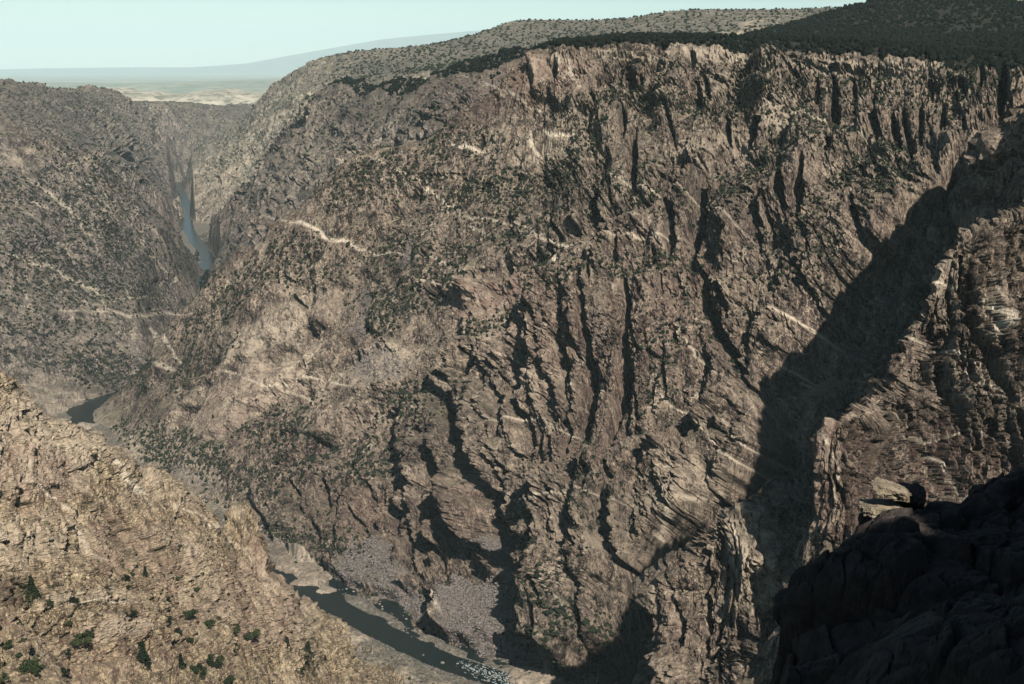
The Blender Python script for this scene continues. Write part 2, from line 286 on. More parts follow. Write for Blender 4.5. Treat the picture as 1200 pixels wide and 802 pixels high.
PALE=[(440,430,60,22,-15,.9),(300,390,50,18,-30,.7),(310,440,60,24,-30,.8),(560,350,50,26,-30,.5),(430,490,60,20,-10,.45),(640,450,26,22,0,.55),(665,470,20,40,0,.5),(910,135,26,34,0,.6),(860,170,40,14,20,.45),
 (820,175,30,10,0,.6),(660,85,40,20,0,.55),(840,65,60,7,0,.9),(740,68,70,6,0,.6),(1000,78,120,8,0,.6),(620,170,60,20,0,.35),(820,560,40,22,-20,.6),(790,590,30,18,-30,.6),(870,650,28,60,0,.65),(985,510,22,60,0,.55),
 (1110,320,30,22,0,.45),(1170,360,14,40,0,.6),(1160,440,30,20,0,.3),(740,640,40,30,0,.35),(680,620,20,70,0,.3),(250,480,60,24,-30,.5),(200,520,40,20,-30,.3),
 (60,520,90,80,0,.75),(40,630,80,40,0,.5),(130,740,40,12,0,.8),(110,700,60,8,0,.5),(200,560,50,40,0,.45),(260,700,90,50,0,.3),(330,700,40,50,0,.5),(180,640,60,30,0,.45),(110,620,30,40,0,.4),
 (30,180,40,14,-20,.5),(110,185,18,8,-40,.5),(330,180,40,10,-40,.3),(270,205,30,6,-45,.5),(310,290,30,10,-45,.3),(720,145,60,30,0,.2),(410,350,40,30,0,.3),(540,450,40,14,0,.4),(350,330,30,16,0,.3),
 (725,45,18,6,0,.8),(880,30,10,5,0,.8),(480,62,60,8,0,.3),(600,395,40,20,0,.3),(870,100,50,20,0,.3),(1040,110,60,20,0,.3)]
PINK=[(50,560,60,40,30,.6),(150,650,70,50,30,.6),(300,700,50,60,0,.6),(120,760,90,40,0,.5),(230,740,80,50,0,.4),(15,720,40,60,0,.5),(700,450,80,120,0,.35),(800,360,70,80,0,.3),(420,600,60,60,0,.4),(560,350,60,22,-30,.8),(590,335,50,18,-15,.8),(270,470,60,30,-30,.4),(650,90,50,26,0,.6),(320,260,40,20,0,.25),(1000,560,60,80,0,.5),(1120,560,90,60,0,.6),(540,110,60,30,0,.4),(300,520,50,30,0,.3),(420,520,50,40,0,.3),(230,240,60,40,-40,.3),(560,600,40,60,0,.3)]
VEG=[(450,210,90,26,-12,.8),(660,215,90,24,-8,.7),(700,150,60,20,0,.5),(560,230,60,30,0,.6),(470,340,70,34,-40,.9),(440,300,60,30,-30,.6),(580,280,60,14,-25,.7),(240,540,90,26,25,.9),(330,520,60,40,0,.7),(270,340,70,24,-40,.7),
 (220,430,50,14,-45,.6),(340,300,40,30,0,.6),(115,425,60,20,10,1.0),(80,300,110,60,10,.65),(40,230,70,30,0,.5),(110,250,80,50,0,.6),(190,300,50,30,0,.6),(30,390,60,40,0,.5),(330,630,30,16,30,1.0),(400,650,50,30,20,.7),(700,240,90,16,-15,.6),
 (850,230,60,16,-30,.6),(790,320,90,14,-10,.6),(660,345,40,16,-20,.6),(620,300,50,14,-20,.6),(1020,200,50,30,-40,.5),(960,120,120,30,0,.55),(820,110,80,26,0,.4),(1120,110,80,26,0,.45),(920,180,60,20,-30,.7),(560,700,30,30,0,.1),
 (600,740,50,30,0,.5),(640,690,40,60,0,.35),(700,740,60,60,0,.3),(720,600,30,70,0,.35),(500,690,40,16,0,.4),(640,790,30,10,0,1.0),(420,690,30,10,30,.7),(510,470,60,30,0,.4),(600,380,60,14,-10,.6),(780,440,60,60,0,.35),(950,300,60,60,0,.35),
 (860,400,50,50,0,.3),(540,170,40,20,0,.5),(430,540,60,40,0,.5),(260,590,50,16,0,.6),(150,440,30,20,0,.7),(270,120,30,20,0,.2),(150,130,100,16,5,.5),(100,200,60,20,30,.6),(170,210,50,20,35,.5),(210,245,20,16,0,.7),(1120,465,14,6,0,.6)]
TAL=[(560,722,34,46,0,1),(590,655,14,24,0,.8),(425,660,34,24,-45,.9),(455,680,26,22,0,.8),(470,700,40,14,20,.7),(600,760,30,20,0,.7),(370,680,46,14,42,.8),(420,370,8,40,10,.7),(470,310,6,40,10,.4),
 (440,430,40,20,0,.5),(720,400,10,30,0,.2),(840,690,8,8,0,0),(220,560,40,10,20,.3)]
m_pale=blob_map(PALE); m_pink=blob_map(PINK); m_veg=blob_map(VEG,.6); m_tal=blob_map(TAL,.25,.5)
# how strongly the rock is broken into vertical flutes
FLU=[(700,520,330,200,0,1),(900,300,240,160,0,.9),(980,130,300,70,0,.9),(1100,450,200,250,0,1),(480,620,160,130,0,.9),(700,90,140,60,0,.55),(870,720,140,140,0,1)]
m_flu=blob_map(FLU,.35)
DARKP=[(540,520,50,70,0,.4),(470,620,30,60,0,.4),(690,520,50,80,0,.3),(620,250,60,26,-20,.3),(450,330,60,40,-40,.4),(120,450,60,16,10,.5),(28,690,36,22,0,.9),(150,640,10,26,-30,.6),(185,655,14,8,0,.5),(730,620,40,60,0,.3),(500,120,90,24,0,.4),(860,250,60,60,0,.35),(150,470,40,30,0,.4),(200,430,40,24,-40,.5),(260,300,40,16,-50,.5),(420,130,60,14,-10,.6),(330,180,30,12,-50,.5),(1010,540,40,60,0,.3),(1150,520,60,60,0,.4),(560,640,20,60,0,.2),(380,600,80,50,0,.3)]
m_dark=blob_map(DARKP,.5)
def poly_map(polys,soft=3):
    m=np.zeros((H_,W_),np.float32)
    wx2=gx+7*fbm2(gx,gy,22,3,90)*1.6; wy2=gy+7*fbm2(gx,gy,22,3,95)*1.6
    for pl,v in polys:
        ins=np.zeros((H_,W_),bool); n=len(pl)
        for i in range(n):
            (x0,y0),(x1,y1)=pl[i],pl[(i+1)%n]
            if y0==y1: continue
            c=((y0>wy2)!=(y1>wy2))&(wx2<(x1-x0)*(wy2-y0)/(y1-y0)+x0); ins^=c
        m=m+ins*v
    return m
POLY=[([(835,205),(790,235),(735,285),(700,312),(640,338),(600,380),(540,418),(500,462),(465,478),(470,560),(478,690),(500,680),(520,600),(560,640),(600,655),(618,600),(640,790),(735,790),(740,690),(760,560),(890,455),(860,420),(835,350),(825,290)],30),
 ([(832,215),(900,195),(960,190),(1040,190),(1060,230),(1000,330),(940,380),(893,450),(858,415),(838,360),(826,325)],14),
 ([(300,560),(340,545),(380,535),(430,560),(465,560),(480,690),(430,690),(360,650),(320,640)],13),
 ([(640,570),(700,545),(733,540),(760,530),(890,458),(905,540),(800,640),(742,690),(735,790),(640,790),(615,700)],20),
 ([(618,62),(660,70),(700,76),(705,115),(660,128),(630,110)],14),([(700,75),(800,60),(900,62),(960,75),(950,100),(860,115),(760,108)],8),
 ([(505,740),(515,690),(540,676),(575,742),(545,752)],22),([(700,300),(735,285),(742,420),(730,560),(705,560)],12),([(750,330),(825,330),(850,420),(780,520),(750,520)],9),
 ([(545,420),(600,400),(640,480),(610,640),(590,560),(560,480)],9),([(640,345),(690,320),(700,400),(680,500),(650,420)],10),([(880,165),(900,120),(930,150),(970,120),(980,165),(940,190),(880,185)],14),
 ([(400,440),(470,400),(520,420),(470,470),(380,520),(320,500)],8),([(1000,90),(1200,85),(1200,120),(1120,170),(1040,180),(1000,150)],10)]
m_poly=poly_map(POLY)
print('maps',time.time()-T0)

# ------------------------------------------------------------------ sampling grid: columns fan out from the view point, rows follow the ground
def cols():
    fine=np.arange(-.50,.47,.00092/RES)
    left=np.linspace(-.62,-.50,40)[:-1]; right=np.concatenate([np.linspace(.47,.70,80)[1:],np.linspace(.70,1.15,60)[1:]])
    return np.concatenate([left,fine,right])
A=cols()
AC=np.concatenate([np.arange(A[0],.70,.006),np.arange(.70,1.2,.02)]); AC=AC[AC<A[-1]]; AC=np.append(AC,A[-1])
Yf=260*np.exp(np.linspace(0,math.log(8600/260.),2700))
def macros(x,y):
    sd_=side(x,y)
    return [np.clip(guard(i,f(x,y),x,y,sd_),-1500,900) for i,(_,f) in enumerate(MODS)]
XX=AC[:,None]*Yf[None]; YY=np.broadcast_to(Yf,XX.shape)
# coarse profile for row placement
sub=slice(None,None,4)
xc,yc=XX[:,sub],YY[:,sub].copy()
zc=np.maximum(np.max(macros(xc,yc),0),WZ-3)
s=zc/yc; run=np.maximum.accumulate(s,1); vis=(s>=run-.004)
dy=np.diff(yc,axis=1); dz=np.diff(zc,axis=1); yy=yc[:,1:]
w=np.sqrt(dy**2*.25+ (dz)**2)/yy
ang=np.abs(np.diff(s,axis=1))
w=np.where(vis[:,1:],np.maximum(ang,.35*w)+.00015,.22*w+.00008)
k=np.exp(-.5*(np.arange(-12,13)/5.)**2); k/=k.sum()
w=np.apply_along_axis(lambda c:np.convolve(np.pad(c,12,mode='edge'),k,mode='valid'),0,w)
k2=np.ones(9)/9; w=np.apply_along_axis(lambda c:np.convolve(np.pad(c,4,mode='edge'),k2,mode='valid'),1,w)
cum=np.concatenate([np.zeros((len(AC),1)),np.cumsum(w,1)],1); cum/=cum[:,-1:]
NR=int(1600*RES)
tt=np.linspace(0,1,NR)
YR=np.stack([np.interp(tt,cum[i],yc[i]) for i in range(len(AC))])
XR=AC[:,None]*YR
ZM=macros(XR,YR)
# to fine columns
ii=np.clip(np.searchsorted(AC,A)-1,0,len(AC)-2); ft=((A-AC[ii])/(AC[ii+1]-AC[ii]))[:,None]
def up(g): return (g[ii]*(1-ft)+g[ii+1]*ft)
Y=up(YR); X=A[:,None]*Y
Z=[up(g).astype(np.float32) for g in ZM]
print('macro',X.shape,time.time()-T0)
U0,V0=project(X,Y,np.maximum(np.max(Z,0),WZ))
Zs=np.stack(Z); MID=np.argmax(Zs,0); Zt=Zs.max(0); del Zs
dr=polydist(X,Y,RP)
floor=np.where(Y<2300,WZ+.6+2.4*smooth(16,23,dr)+np.clip((dr-22)*.05,0,2)+1.0*vnoise(X/14,Y/14,None,5)+.6*vnoise(X/5,Y/5,None,6),WZ+1+2*vnoise(X/30,Y/30,None,5))
for bx_,by_,br_,bh_ in ((345,662,16,3.2),(362,680,13,3.0),(378,694,7,2.2),(640,800,20,3.),(420,752,8,2),(97,500,14,2.5),(88,470,14,2),(112,463,9,2)):
    q_=riv(bx_,by_); floor=floor+np.where(np.hypot(X-q_[0],Y-q_[1])<3*br_,bh_*2*np.exp(-((X-q_[0])**2+(Y-q_[1])**2)/(2*br_*br_)),0)
bar=floor-WZ-1.8*smooth(16,23,dr)
MID=np.where(Zt<floor,len(MODS),MID)
Zt=np.maximum(Zt,floor)
chan=smooth(15.5,9,dr)*(Y<2300)+smooth(20,13,dr)*(Y>=2300)
chan=chan*smooth(4.5,2.5,bar)
U,V=project(X,Y,Zt)
onmain=(MID==0)|(MID==len(MODS))
isM=(MID==0).astype(np.float32)
# which points face the eye at all (first surface)
s=Zt/Y; front=(s>=np.maximum.accumulate(s,1)-.01)
def grad_normal(X,Y,Z):
    def d(a,ax): return np.gradient(a,axis=ax)
    ax_,ay_,az_=d(X,0),d(Y,0),d(Z,0); bx,by,bz=d(X,1),d(Y,1),d(Z,1)
    nx=ay_*bz-az_*by; ny=az_*bx-ax_*bz; nz=ax_*by-ay_*bx
    l=np.sqrt(nx*nx+ny*ny+nz*nz)+1e-9
    sg=np.sign(nz); return nx/l*sg,ny/l*sg,nz/l*sg
def blur(g,n0,n1):
    def b(a,n,ax):
        if n<1: return a
        c=np.cumsum(np.concatenate([np.zeros_like(np.take(a,[0],ax)),np.pad(a,[(n,n) if i==ax else (0,0) for i in (0,1)],mode='edge')],ax),axis=ax)
        m=a.shape[ax]; hi=np.take(c,range(2*n+1,2*n+1+m),ax); lo=np.take(c,range(0,m),ax)
        return (hi-lo)/(2*n+1)
    return b(b(g,n0,0),n1,1)
nx,ny,nz=grad_normal(X,Y,blur(Zt,8,8))
steep=smooth(.85,.55,nz)
flu=np.where(onmain|(MID==7)|(MID==6),samp(m_flu,U,V),.35)
flu=np.where((MID==1)|(MID==4),.35+.5*steep,flu); flu=np.where(MID==2,.35*(X<-600),flu); flu=np.where(MID==3,.3,flu); flu=np.where(MID==5,.35,flu); flu=np.where(MID==8,.9,flu)
tal=np.where(onmain&front,samp(m_tal,U,V),0)
plateau=((MID==0)&(Y>1000)&(Zt>-30)&(nz>.93)).astype(np.float32)
plateau=np.where((MID==2)&(nz>.93),1,plateau)
plateau=blur(plateau,6,6)
rough=np.where((MID==2)&(X>-700),.25,np.where((MID==1)|(MID==3)|(MID==4)|(MID==2),.62,1))*(1-.9*tal)*(1-.9*plateau)*np.where(MID==len(MODS),.1,1)*(1-chan)
sc=np.interp(Y,[600,1000,1700,2300,4500],[.6,.8,1.0,1.2,1.7]); sc=np.where(MID==5,.5,sc); sc=np.where((MID==6)|(MID==7),.55,sc); sc=blur(sc,5,5)
def bil(n): return np.abs(n)*2-.55     # sharp clefts, rounded columns
D=np.zeros_like(X)
low=np.where((MID==0)&(U<450),smooth(450,380,U)*.45,0); low=np.maximum(low,np.where((MID==0)&(U<640)&(V<200),.35,0))
rough=rough*(1-low)*np.where(Y>2700,smooth(30,140,dr),1)
D-=np.where((MID==0)&(U<640),8,0)+np.where(MID==1,9,0)+np.where(MID==4,9,0)+np.where(MID==3,5,0)+np.where(MID==5,2,0)
D=blur(D,6,6)
patch=smooth(-.28,.22,fbm2(X+.3*Zt,Zt+.6*Y,70*sc.mean(),3,120)); rough_b=rough; rough=rough*(.6+.6*patch)
xr,yr=rot(X,Y,-9)
def N(wx_,wy_,wz_,seed,bl=False):
    n=vnoise(xr/wx_,yr/wy_,Zt/wz_,seed); return bil(n) if bl else n
# broad forms
D+=rough*(12*N(95,120,150,1)+ (7+20*flu)*N(38,110,330,2,True))*np.where(sc<.7,.55,1)
D+=np.where(MID==5,1,0)*(5*vnoise((X+.5*Y)/26,(Y-.5*X)/60,Zt/40,130)+3*bil(vnoise((X+.5*Y)/13,(Y-.5*X)/40,Zt/30,131)))
wob=6*N(30,30,40,9)
def cells(u,v,seed):
    """jointed rock: per-cell offset, and distance to the joint"""
    iu=np.floor(u).astype(np.int32); iv=np.floor(v).astype(np.int32)
    b1=np.full(u.shape,9e9,np.float32); b2=b1.copy(); val=np.zeros(u.shape,np.float32)
    for di in (-1,0,1):
        for dj in (-1,0,1):
            ci=iu+di; cj=iv+dj
            h=(ci.astype(np.int64)*73856093)^(cj.astype(np.int64)*19349663)^np.int64(seed*83492791); h=(h^(h>>13))*np.int64(1274126177); h=h^(h>>16)
            jx=.5+.42*_tab[h&0xFFFF]; jy=.5+.42*_tab[(h>>7)&0xFFFF]; r=_tab[(h>>3)&0xFFFF]
            ex=ci+jx-u; ey=cj+jy-v; d=(ex*ex+ey*ey).astype(np.float32)
            vv=r+.55*ex*_tab[(h>>11)&0xFFFF]
            m=d<b1; b2=np.where(m,b1,np.minimum(b2,d)); val=np.where(m,vv,val); b1=np.where(m,d,b1)
    return val,np.sqrt(b2)-np.sqrt(b1)
is5=(MID==5)
UU=np.where(is5,.9*X+.42*Y,xr+.10*(1-steep)*yr); VV=np.where(is5,(-.42*X+.9*Y+.6*Zt)*1.1,Zt+.2*yr+.05*xr)
def blocks(w,asp,seed,lean=0.0):
    u=(UU+lean*Zt+wob*.22)/(w*sc); v=VV/(w*asp*sc)
    c,e=cells(u+.16*vnoise(xr/(w*sc),Zt/(w*asp*sc),yr/40,seed+5),v,seed)
    return c-.9*smooth(.13,0,e)
def N2(w1,w2,w3,seed,bl=True):
    n=vnoise((xr+wob)/(w1*sc),(yr+wob*.6)/(w2*sc),(Zt+.35*xr)/(w3*sc),seed); return bil(n) if bl else n
D+=rough*sc*(.6+1.0*flu)*N2(21,38,85,11)
D+=rough*sc*(.4+.5*flu)*N2(10,17,34,12)
lean=np.where(MID==5,0,np.where(MID==3,.3,0.0)+np.where((MID==0)&(U<430),-.35,0.0))
steepf=.35+.65*steep
cv=blocks(24,3.2,41,lean); D+=rough*sc*steepf*(1.5+8.5*flu)*cv
cv2=blocks(11,3.0,42,lean); D+=rough*sc*steepf*(1.3+5.6*flu)*cv2
cv3=blocks(5.2,2.0,43,lean); D+=rough*sc*(1.3+2.4*flu)*cv3
cv4=blocks(2.7,1.7,44,lean); D+=rough*sc*(.9+.9*flu)*cv4
D+=rough*sc*(.6*N2(6.0,8.5,9,13)+.6*N2(3.0,4.5,4.0,14)+1.0*N2(26,30,7,15,False))
# blocky ledges
led=vnoise(X/(60*sc),Y/(60*sc),None,21)*16+Zt
lf=(led/(17*sc))%1.0
D+=np.where((MID==6)|(MID==7),1,0)*(3.6*bil(vnoise((xr+.3*wob)/8,yr/30,Zt/110,141))+2.2*bil(vnoise((xr+.2*wob)/3.8,yr/14,Zt/50,142)))
D+=np.where(is5,np.where(V<690,.3,2.6),np.where((MID==6)|(MID==7),.35,1))*rough*sc*2.2*(smooth(0,.25,lf)-lf)*(.6+.8*vnoise(X/25,Y/25,Zt/30,22))
# measured slots, ravines and ribs
mask=onmain&front&(Y<1950)
sl=np.where(mask,samp(m_slot,U,V),0)
rv=np.where(mask&(Y>880),samp(m_rav,U,V),0); rb=np.where(mask,samp(m_rib,U,V),0)
sp=np.where((MID==5)&front,samp(m_spur,U,V),0); bu=np.where((MID==6),samp(m_but,U,V),0); pi_=np.where((MID==7),samp(m_pin,U,V),0)
lf_=np.where(U<500,1.4,1.5)
D-=blur(sl,1,1)*1.6+blur(rv,3,3)*1.15*lf_-blur(rb,3,3)*1.1*lf_-blur(np.where(mask,samp(m_poly,U,V),0),2,2)*1.15+sp*1.8+bu*1.3+pi_*1.3
D-=np.where(tal>0,tal*3,0)
D+=tal*(.5*vnoise(X/3,Y/3,Zt/3,31)+.3*vnoise(X/1.6,Y/1.6,Zt/1.6,32))
# displace outwards: mostly level on steep ground, so faces stand up as cliffs
hx,hy=nx,ny; k_=np.sqrt(nx*nx+ny*ny+(nz*.55)**2)+1e-6
X2=X+D*hx/k_; Y2=Y+D*hy/k_; Z2=Zt+D*nz*.55/k_
Z2=Z2-chan*4*(np.abs(Zt-WZ)<12)
Z2=np.where((MID==len(MODS)),np.maximum(Z2,WZ-5),Z2)
Z2=np.where((dr<16)&(Y<1700)&(bar<2.6)&(Z2<WZ+12),np.minimum(Z2,WZ-1.2+np.clip(dr-12,0,None)*.45),Z2)
print('disp',time.time()-T0)
nx2,ny2,nz2=grad_normal(X2,Y2,Z2)
stain=np.where(front,samp(m_dark,U,V),0)

# ------------------------------------------------------------------ what covers the ground
inm=front
pale=np.where(inm,samp(m_pale,U,V),.15)+.16*np.clip(cv2,-1,1)+.10*np.clip(cv,-1,1)+.06; pink=np.where(inm,samp(m_pink,U,V),.1); vein=np.where(inm,samp(m_vein,U,V),0)
veg=np.where(inm,samp(m_veg,U,V),.3)
veg=np.where((MID==0)&(plateau>.3),4,veg); 
veg=np.where((MID==2)&(plateau>.3),.9,veg)
tal=np.where(MID==len(MODS),0,tal)
pale=np.where(MID==len(MODS),np.clip(-.05+1.0*smooth(1.8,3.4,bar)+.25*vnoise(X/6,Y/6,None,77),0,1),pale)
veg=np.where(MID==5,.12,veg); veg=np.where(MID>=6,.04,veg); veg=np.where(MID==len(MODS),.25*(dr>26),veg)
far=(Y>2300)

# ------------------------------------------------------------------ helpers for objects
col=bpy.data.collections.new('place'); bpy.context.scene.collection.children.link(col)
def mesh_np(name,verts,faces,mat,parent=None,smooth_=False,attrs=None):
    verts=np.ascontiguousarray(verts,np.float32); faces=np.ascontiguousarray(faces,np.int32)
    me=bpy.data.meshes.new(name); k=faces.shape[1]
    me.vertices.add(len(verts)); me.vertices.foreach_set('co',verts.ravel())
    me.loops.add(faces.size); me.loops.foreach_set('vertex_index',faces.ravel())
    me.polygons.add(len(faces)); me.polygons.foreach_set('loop_start',np.arange(0,faces.size,k,dtype=np.int32))
    if smooth_: me.polygons.foreach_set('use_smooth',np.ones(len(faces),bool))
    else: me.polygons.foreach_set('use_smooth',np.zeros(len(faces),bool))
    me.update(calc_edges=True)
    for an,av in (attrs or {}).items():
        at=me.color_attributes.new(an,'FLOAT_COLOR','POINT'); at.data.foreach_set('color',np.ascontiguousarray(av,np.float32).ravel())
    if mat: me.materials.append(mat)
    o=bpy.data.objects.new(name,me); col.objects.link(o); o.parent=parent
    return o
def tag(o,label=None,cat=None,group=None,kind=None):
    for k,v in (('label',label),('category',cat),('group',group),('kind',kind)):
        if v: o[k]=v
    return o

# ------------------------------------------------------------------ materials
def new_mat(name):
    m=bpy.data.materials.new(name); m.use_nodes=True; nt=m.node_tree; nt.nodes.clear()
    out=nt.nodes.new('ShaderNodeOutputMaterial'); b=nt.nodes.new('ShaderNodeBsdfPrincipled'); nt.links.new(b.outputs[0],out.inputs[0])
    b.inputs['Specular IOR Level'].default_value=.15; b.inputs['Roughness'].default_value=.95
    return m,nt,b
class G:
    def __init__(s,nt): s.nt=nt; s.tc=nt.nodes.new('ShaderNodeTexCoord')
    def n(s,t,**k):
        x=s.nt.nodes.new(t)
        for a,b in k.items(): setattr(x,a,b)
        return x
    def l(s,a,b): s.nt.links.new(a,b)
    def val(s,v,sock):
        if hasattr(v,'is_linked'): s.l(v,sock)
        else: sock.default_value=v
    def math(s,op,a,b=0.0,c=None,clamp=False):
        m=s.n('ShaderNodeMath',operation=op,use_clamp=clamp); s.val(a,m.inputs[0]); s.val(b,m.inputs[1])
        if c is not None: s.val(c,m.inputs[2])
        return m.outputs[0]
    def mix(s,f,a,b,mode='MIX'):
        m=s.n('ShaderNodeMix',data_type='RGBA',blend_type=mode); s.val(f,m.inputs[0])
        for v,i in ((a,6),(b,7)):
            if hasattr(v,'is_linked'): s.l(v,m.inputs[i])
            else: m.inputs[i].default_value=(*v,1)
        return m.outputs[2]
    def noise(s,scale,detail=4,rough=.6,stretch=(1,1,1),dist=0):
        mp=s.n('ShaderNodeMapping'); mp.inputs['Scale'].default_value=stretch; s.l(s.tc.outputs['Object'],mp.inputs[0])
        m=s.n('ShaderNodeTexNoise'); m.inputs['Scale'].default_value=scale; m.inputs['Detail'].default_value=detail; m.inputs['Roughness'].default_value=rough; m.inputs['Distortion'].default_value=dist
        s.l(mp.outputs[0],m.inputs['Vector']); return m.outputs[0]
    def ramp(s,v,a,b,lo=0.0,hi=1.0):
        m=s.n('ShaderNodeMapRange',interpolation_type='SMOOTHSTEP'); s.val(v,m.inputs[0]); m.inputs[1].default_value=a; m.inputs[2].default_value=b; m.inputs[3].default_value=lo; m.inputs[4].default_value=hi
        return m.outputs[0]
def rock_mat(name,base,dark,light,green=(.009,.013,.010),s=1.0,vegs=1.0,bump=1.0):
    m,nt,b=new_mat(name); g=G(nt)
    at=g.n('ShaderNodeVertexColor',layer_name='cover'); sep=g.n('ShaderNodeSeparateColor'); g.l(at.outputs[0],sep.inputs[0])
    at2=g.n('ShaderNodeVertexColor',layer_name='cover2'); sep2=g.n('ShaderNodeSeparateColor'); g.l(at2.outputs[0],sep2.inputs[0])
    pale_,veg_,tal_=sep.outputs[0],sep.outputs[1],sep.outputs[2]; vein_,pink_,flat_=sep2.outputs[0],sep2.outputs[1],sep2.outputs[2]
    n1=g.noise(.02/s,5,.65,(1,1,.6)); n2=g.noise(.09/s,5,.7,(1,1,.35),.4); n3=g.noise(.35/s,4,.7,(1,1,.6)); n4=g.noise(.05/s,6,.7,(1,1,1),1.2)
    stn=g.math('SUBTRACT',1.0,at.outputs['Alpha'])
    n5=g.noise(1.1/s,3,.7,(1,1,.7))
    c=g.mix(g.ramp(n1,.35,.65),dark,base)
    c=g.mix(g.ramp(g.noise(.008/s,3,.5),.42,.6,0,.6),c,(base[0]*.95,base[1]*.85,base[2]*.98))
    c=g.mix(g.ramp(n2,.44,.62,0,.8),c,light)
    c=g.mix(g.ramp(n2,.47,.36,0,.85),c,tuple(x*.38 for x in dark))
    c=g.mix(g.ramp(n3,.52,.64,0,.8),c,tuple(min(1,x*1.5) for x in light))
    c=g.mix(g.ramp(n3,.48,.36,0,.8),c,tuple(x*.32 for x in dark))
    c=g.mix(g.ramp(n5,.54,.66,0,.7),c,tuple(min(1,x*1.6) for x in light))
    c=g.mix(g.ramp(n5,.46,.33,0,.75),c,tuple(x*.3 for x in dark))
    for k_,(vs,st3) in enumerate(((.055,(1,1,.22)),(.16,(1,1,.3)),(.40,(1,1,.4)))):
        v_=g.n('ShaderNodeTexVoronoi',feature='DISTANCE_TO_EDGE'); v_.inputs['Scale'].default_value=vs/s
        m_=g.n('ShaderNodeMapping'); m_.inputs['Scale'].default_value=st3; g.l(g.tc.outputs['Object'],m_.inputs[0])
        w_=g.n('ShaderNodeVectorMath',operation='MULTIPLY_ADD'); w2_=g.n('ShaderNodeTexNoise'); w2_.inputs['Scale'].default_value=vs*1.5/s; w2_.inputs['Detail'].default_value=3; g.l(g.tc.outputs['Object'],w2_.inputs['Vector'])
        g.l(w2_.outputs['Color'],w_.inputs[0]); w_.inputs[1].default_value=(.35*s/vs,.35*s/vs,.2*s/vs); g.l(m_.outputs[0],w_.inputs[2]); g.l(w_.outputs[0],v_.inputs['Vector'])
        c=g.mix(g.math('MULTIPLY',g.ramp(v_.outputs[0],.06,.012),g.ramp(n2,.38,.58,.95,.35)),c,tuple(x*.28 for x in dark))
    pl=g.math('MULTIPLY',pale_,g.ramp(n2,.32,.55,.15,1)); c=g.mix(g.math('MULTIPLY',pl,.85,clamp=True),c,(.50,.41,.31))
    pk=g.math('MULTIPLY',pink_,g.ramp(n4,.35,.6)); c=g.mix(g.math('MULTIPLY',pk,.75,clamp=True),c,(.21,.12,.10))
    # thin pegmatite stringers everywhere, fat ones where mapped
    vv=g.n('ShaderNodeTexVoronoi',feature='DISTANCE_TO_EDGE'); vv.inputs['Scale'].default_value=.016/s
    mp=g.n('ShaderNodeMapping'); mp.inputs['Scale'].default_value=(1,1,1.6); mp.inputs['Rotation'].default_value=(.5,.4,.3)
    nn=g.n('ShaderNodeTexNoise'); nn.inputs['Scale'].default_value=.05/s; g.l(g.tc.outputs['Object'],nn.inputs['Vector'])
    ma=g.n('ShaderNodeVectorMath',operation='MULTIPLY_ADD'); g.l(nn.outputs['Color'],ma.inputs[0]); ma.inputs[1].default_value=(30*s,30*s,30*s); g.l(g.tc.outputs['Object'],ma.inputs[2])
    g.l(ma.outputs[0],mp.inputs[0]); g.l(mp.outputs[0],vv.inputs['Vector'])
    st=g.math('MULTIPLY',g.ramp(vv.outputs[0],.018,.005),g.ramp(n1,.45,.55)); c=g.mix(g.math('MULTIPLY',st,.6),c,(.5,.42,.31))
    c=g.mix(g.math('MULTIPLY',vein_,g.ramp(n3,.3,.45),clamp=True),c,(.66,.56,.43))
    c=g.mix(g.math('MULTIPLY',stn,g.ramp(n4,.3,.55,.3,1)),c,tuple(x*.6 for x in dark))
    # scree
    c=g.mix(tal_,c,g.mix(g.ramp(n3,.4,.6),(.10,.085,.080),(.19,.165,.145)))
    # scrub and soil on the flatter ground
    soil=g.math('MULTIPLY',flat_,g.ramp(n4,.3,.6)); c=g.mix(g.math('MULTIPLY',soil,.55),c,(.11,.098,.068))
    gv=g.math('MULTIPLY',veg_,vegs); gn=g.noise(.16/s,3,.6,(1,1,1)); gm=g.ramp(g.math('ADD',gn,g.math('MULTIPLY',gv,.15)),.62,.68)
    c=g.mix(g.math('MULTIPLY',gm,.85),c,green)
    g.l(c,b.inputs['Base Color'])
    bn=g.n('ShaderNodeBump'); bn.inputs['Strength'].default_value=.9*bump; bn.inputs['Distance'].default_value=2.2*s
    h=g.math('ADD',g.math('MULTIPLY',n2,1.2),g.math('MULTIPLY',n3,.8)); h=g.math('ADD',h,g.math('MULTIPLY',g.noise(1.1/s,4,.7,(1,1,.45)),.4))
    g.l(h,bn.inputs['Height']); g.l(bn.outputs[0],b.inputs['Normal'])
    return m
base,dark,light=(.116,.089,.076),(.050,.039,.038),(.31,.245,.18)
M_main=rock_mat('dark_gneiss',base,dark,light)
M_far=rock_mat('far_gneiss',(.135,.118,.105),(.070,.062,.062),(.26,.22,.18),s=2.2,bump=.8)
M_spur=rock_mat('tan_gneiss',(.285,.218,.132),(.145,.104,.070),(.47,.37,.235),s=.55,green=(.09,.085,.045),bump=1)
M_but=rock_mat('fluted_gneiss',(.12,.088,.072),(.055,.042,.037),(.27,.21,.155),s=.55)
M_gravel=rock_mat('river_gravel',(.17,.155,.13),(.10,.092,.08),(.30,.275,.23),s=.4,vegs=1,bump=.5)
M_tab=rock_mat('scrub_land',(.19,.175,.135),(.12,.115,.09),(.30,.27,.21),s=3,vegs=.6,bump=.3)
MATS=[M_main,M_far,M_tab,M_far,M_far,M_spur,M_but,M_but,M_but,M_gravel]
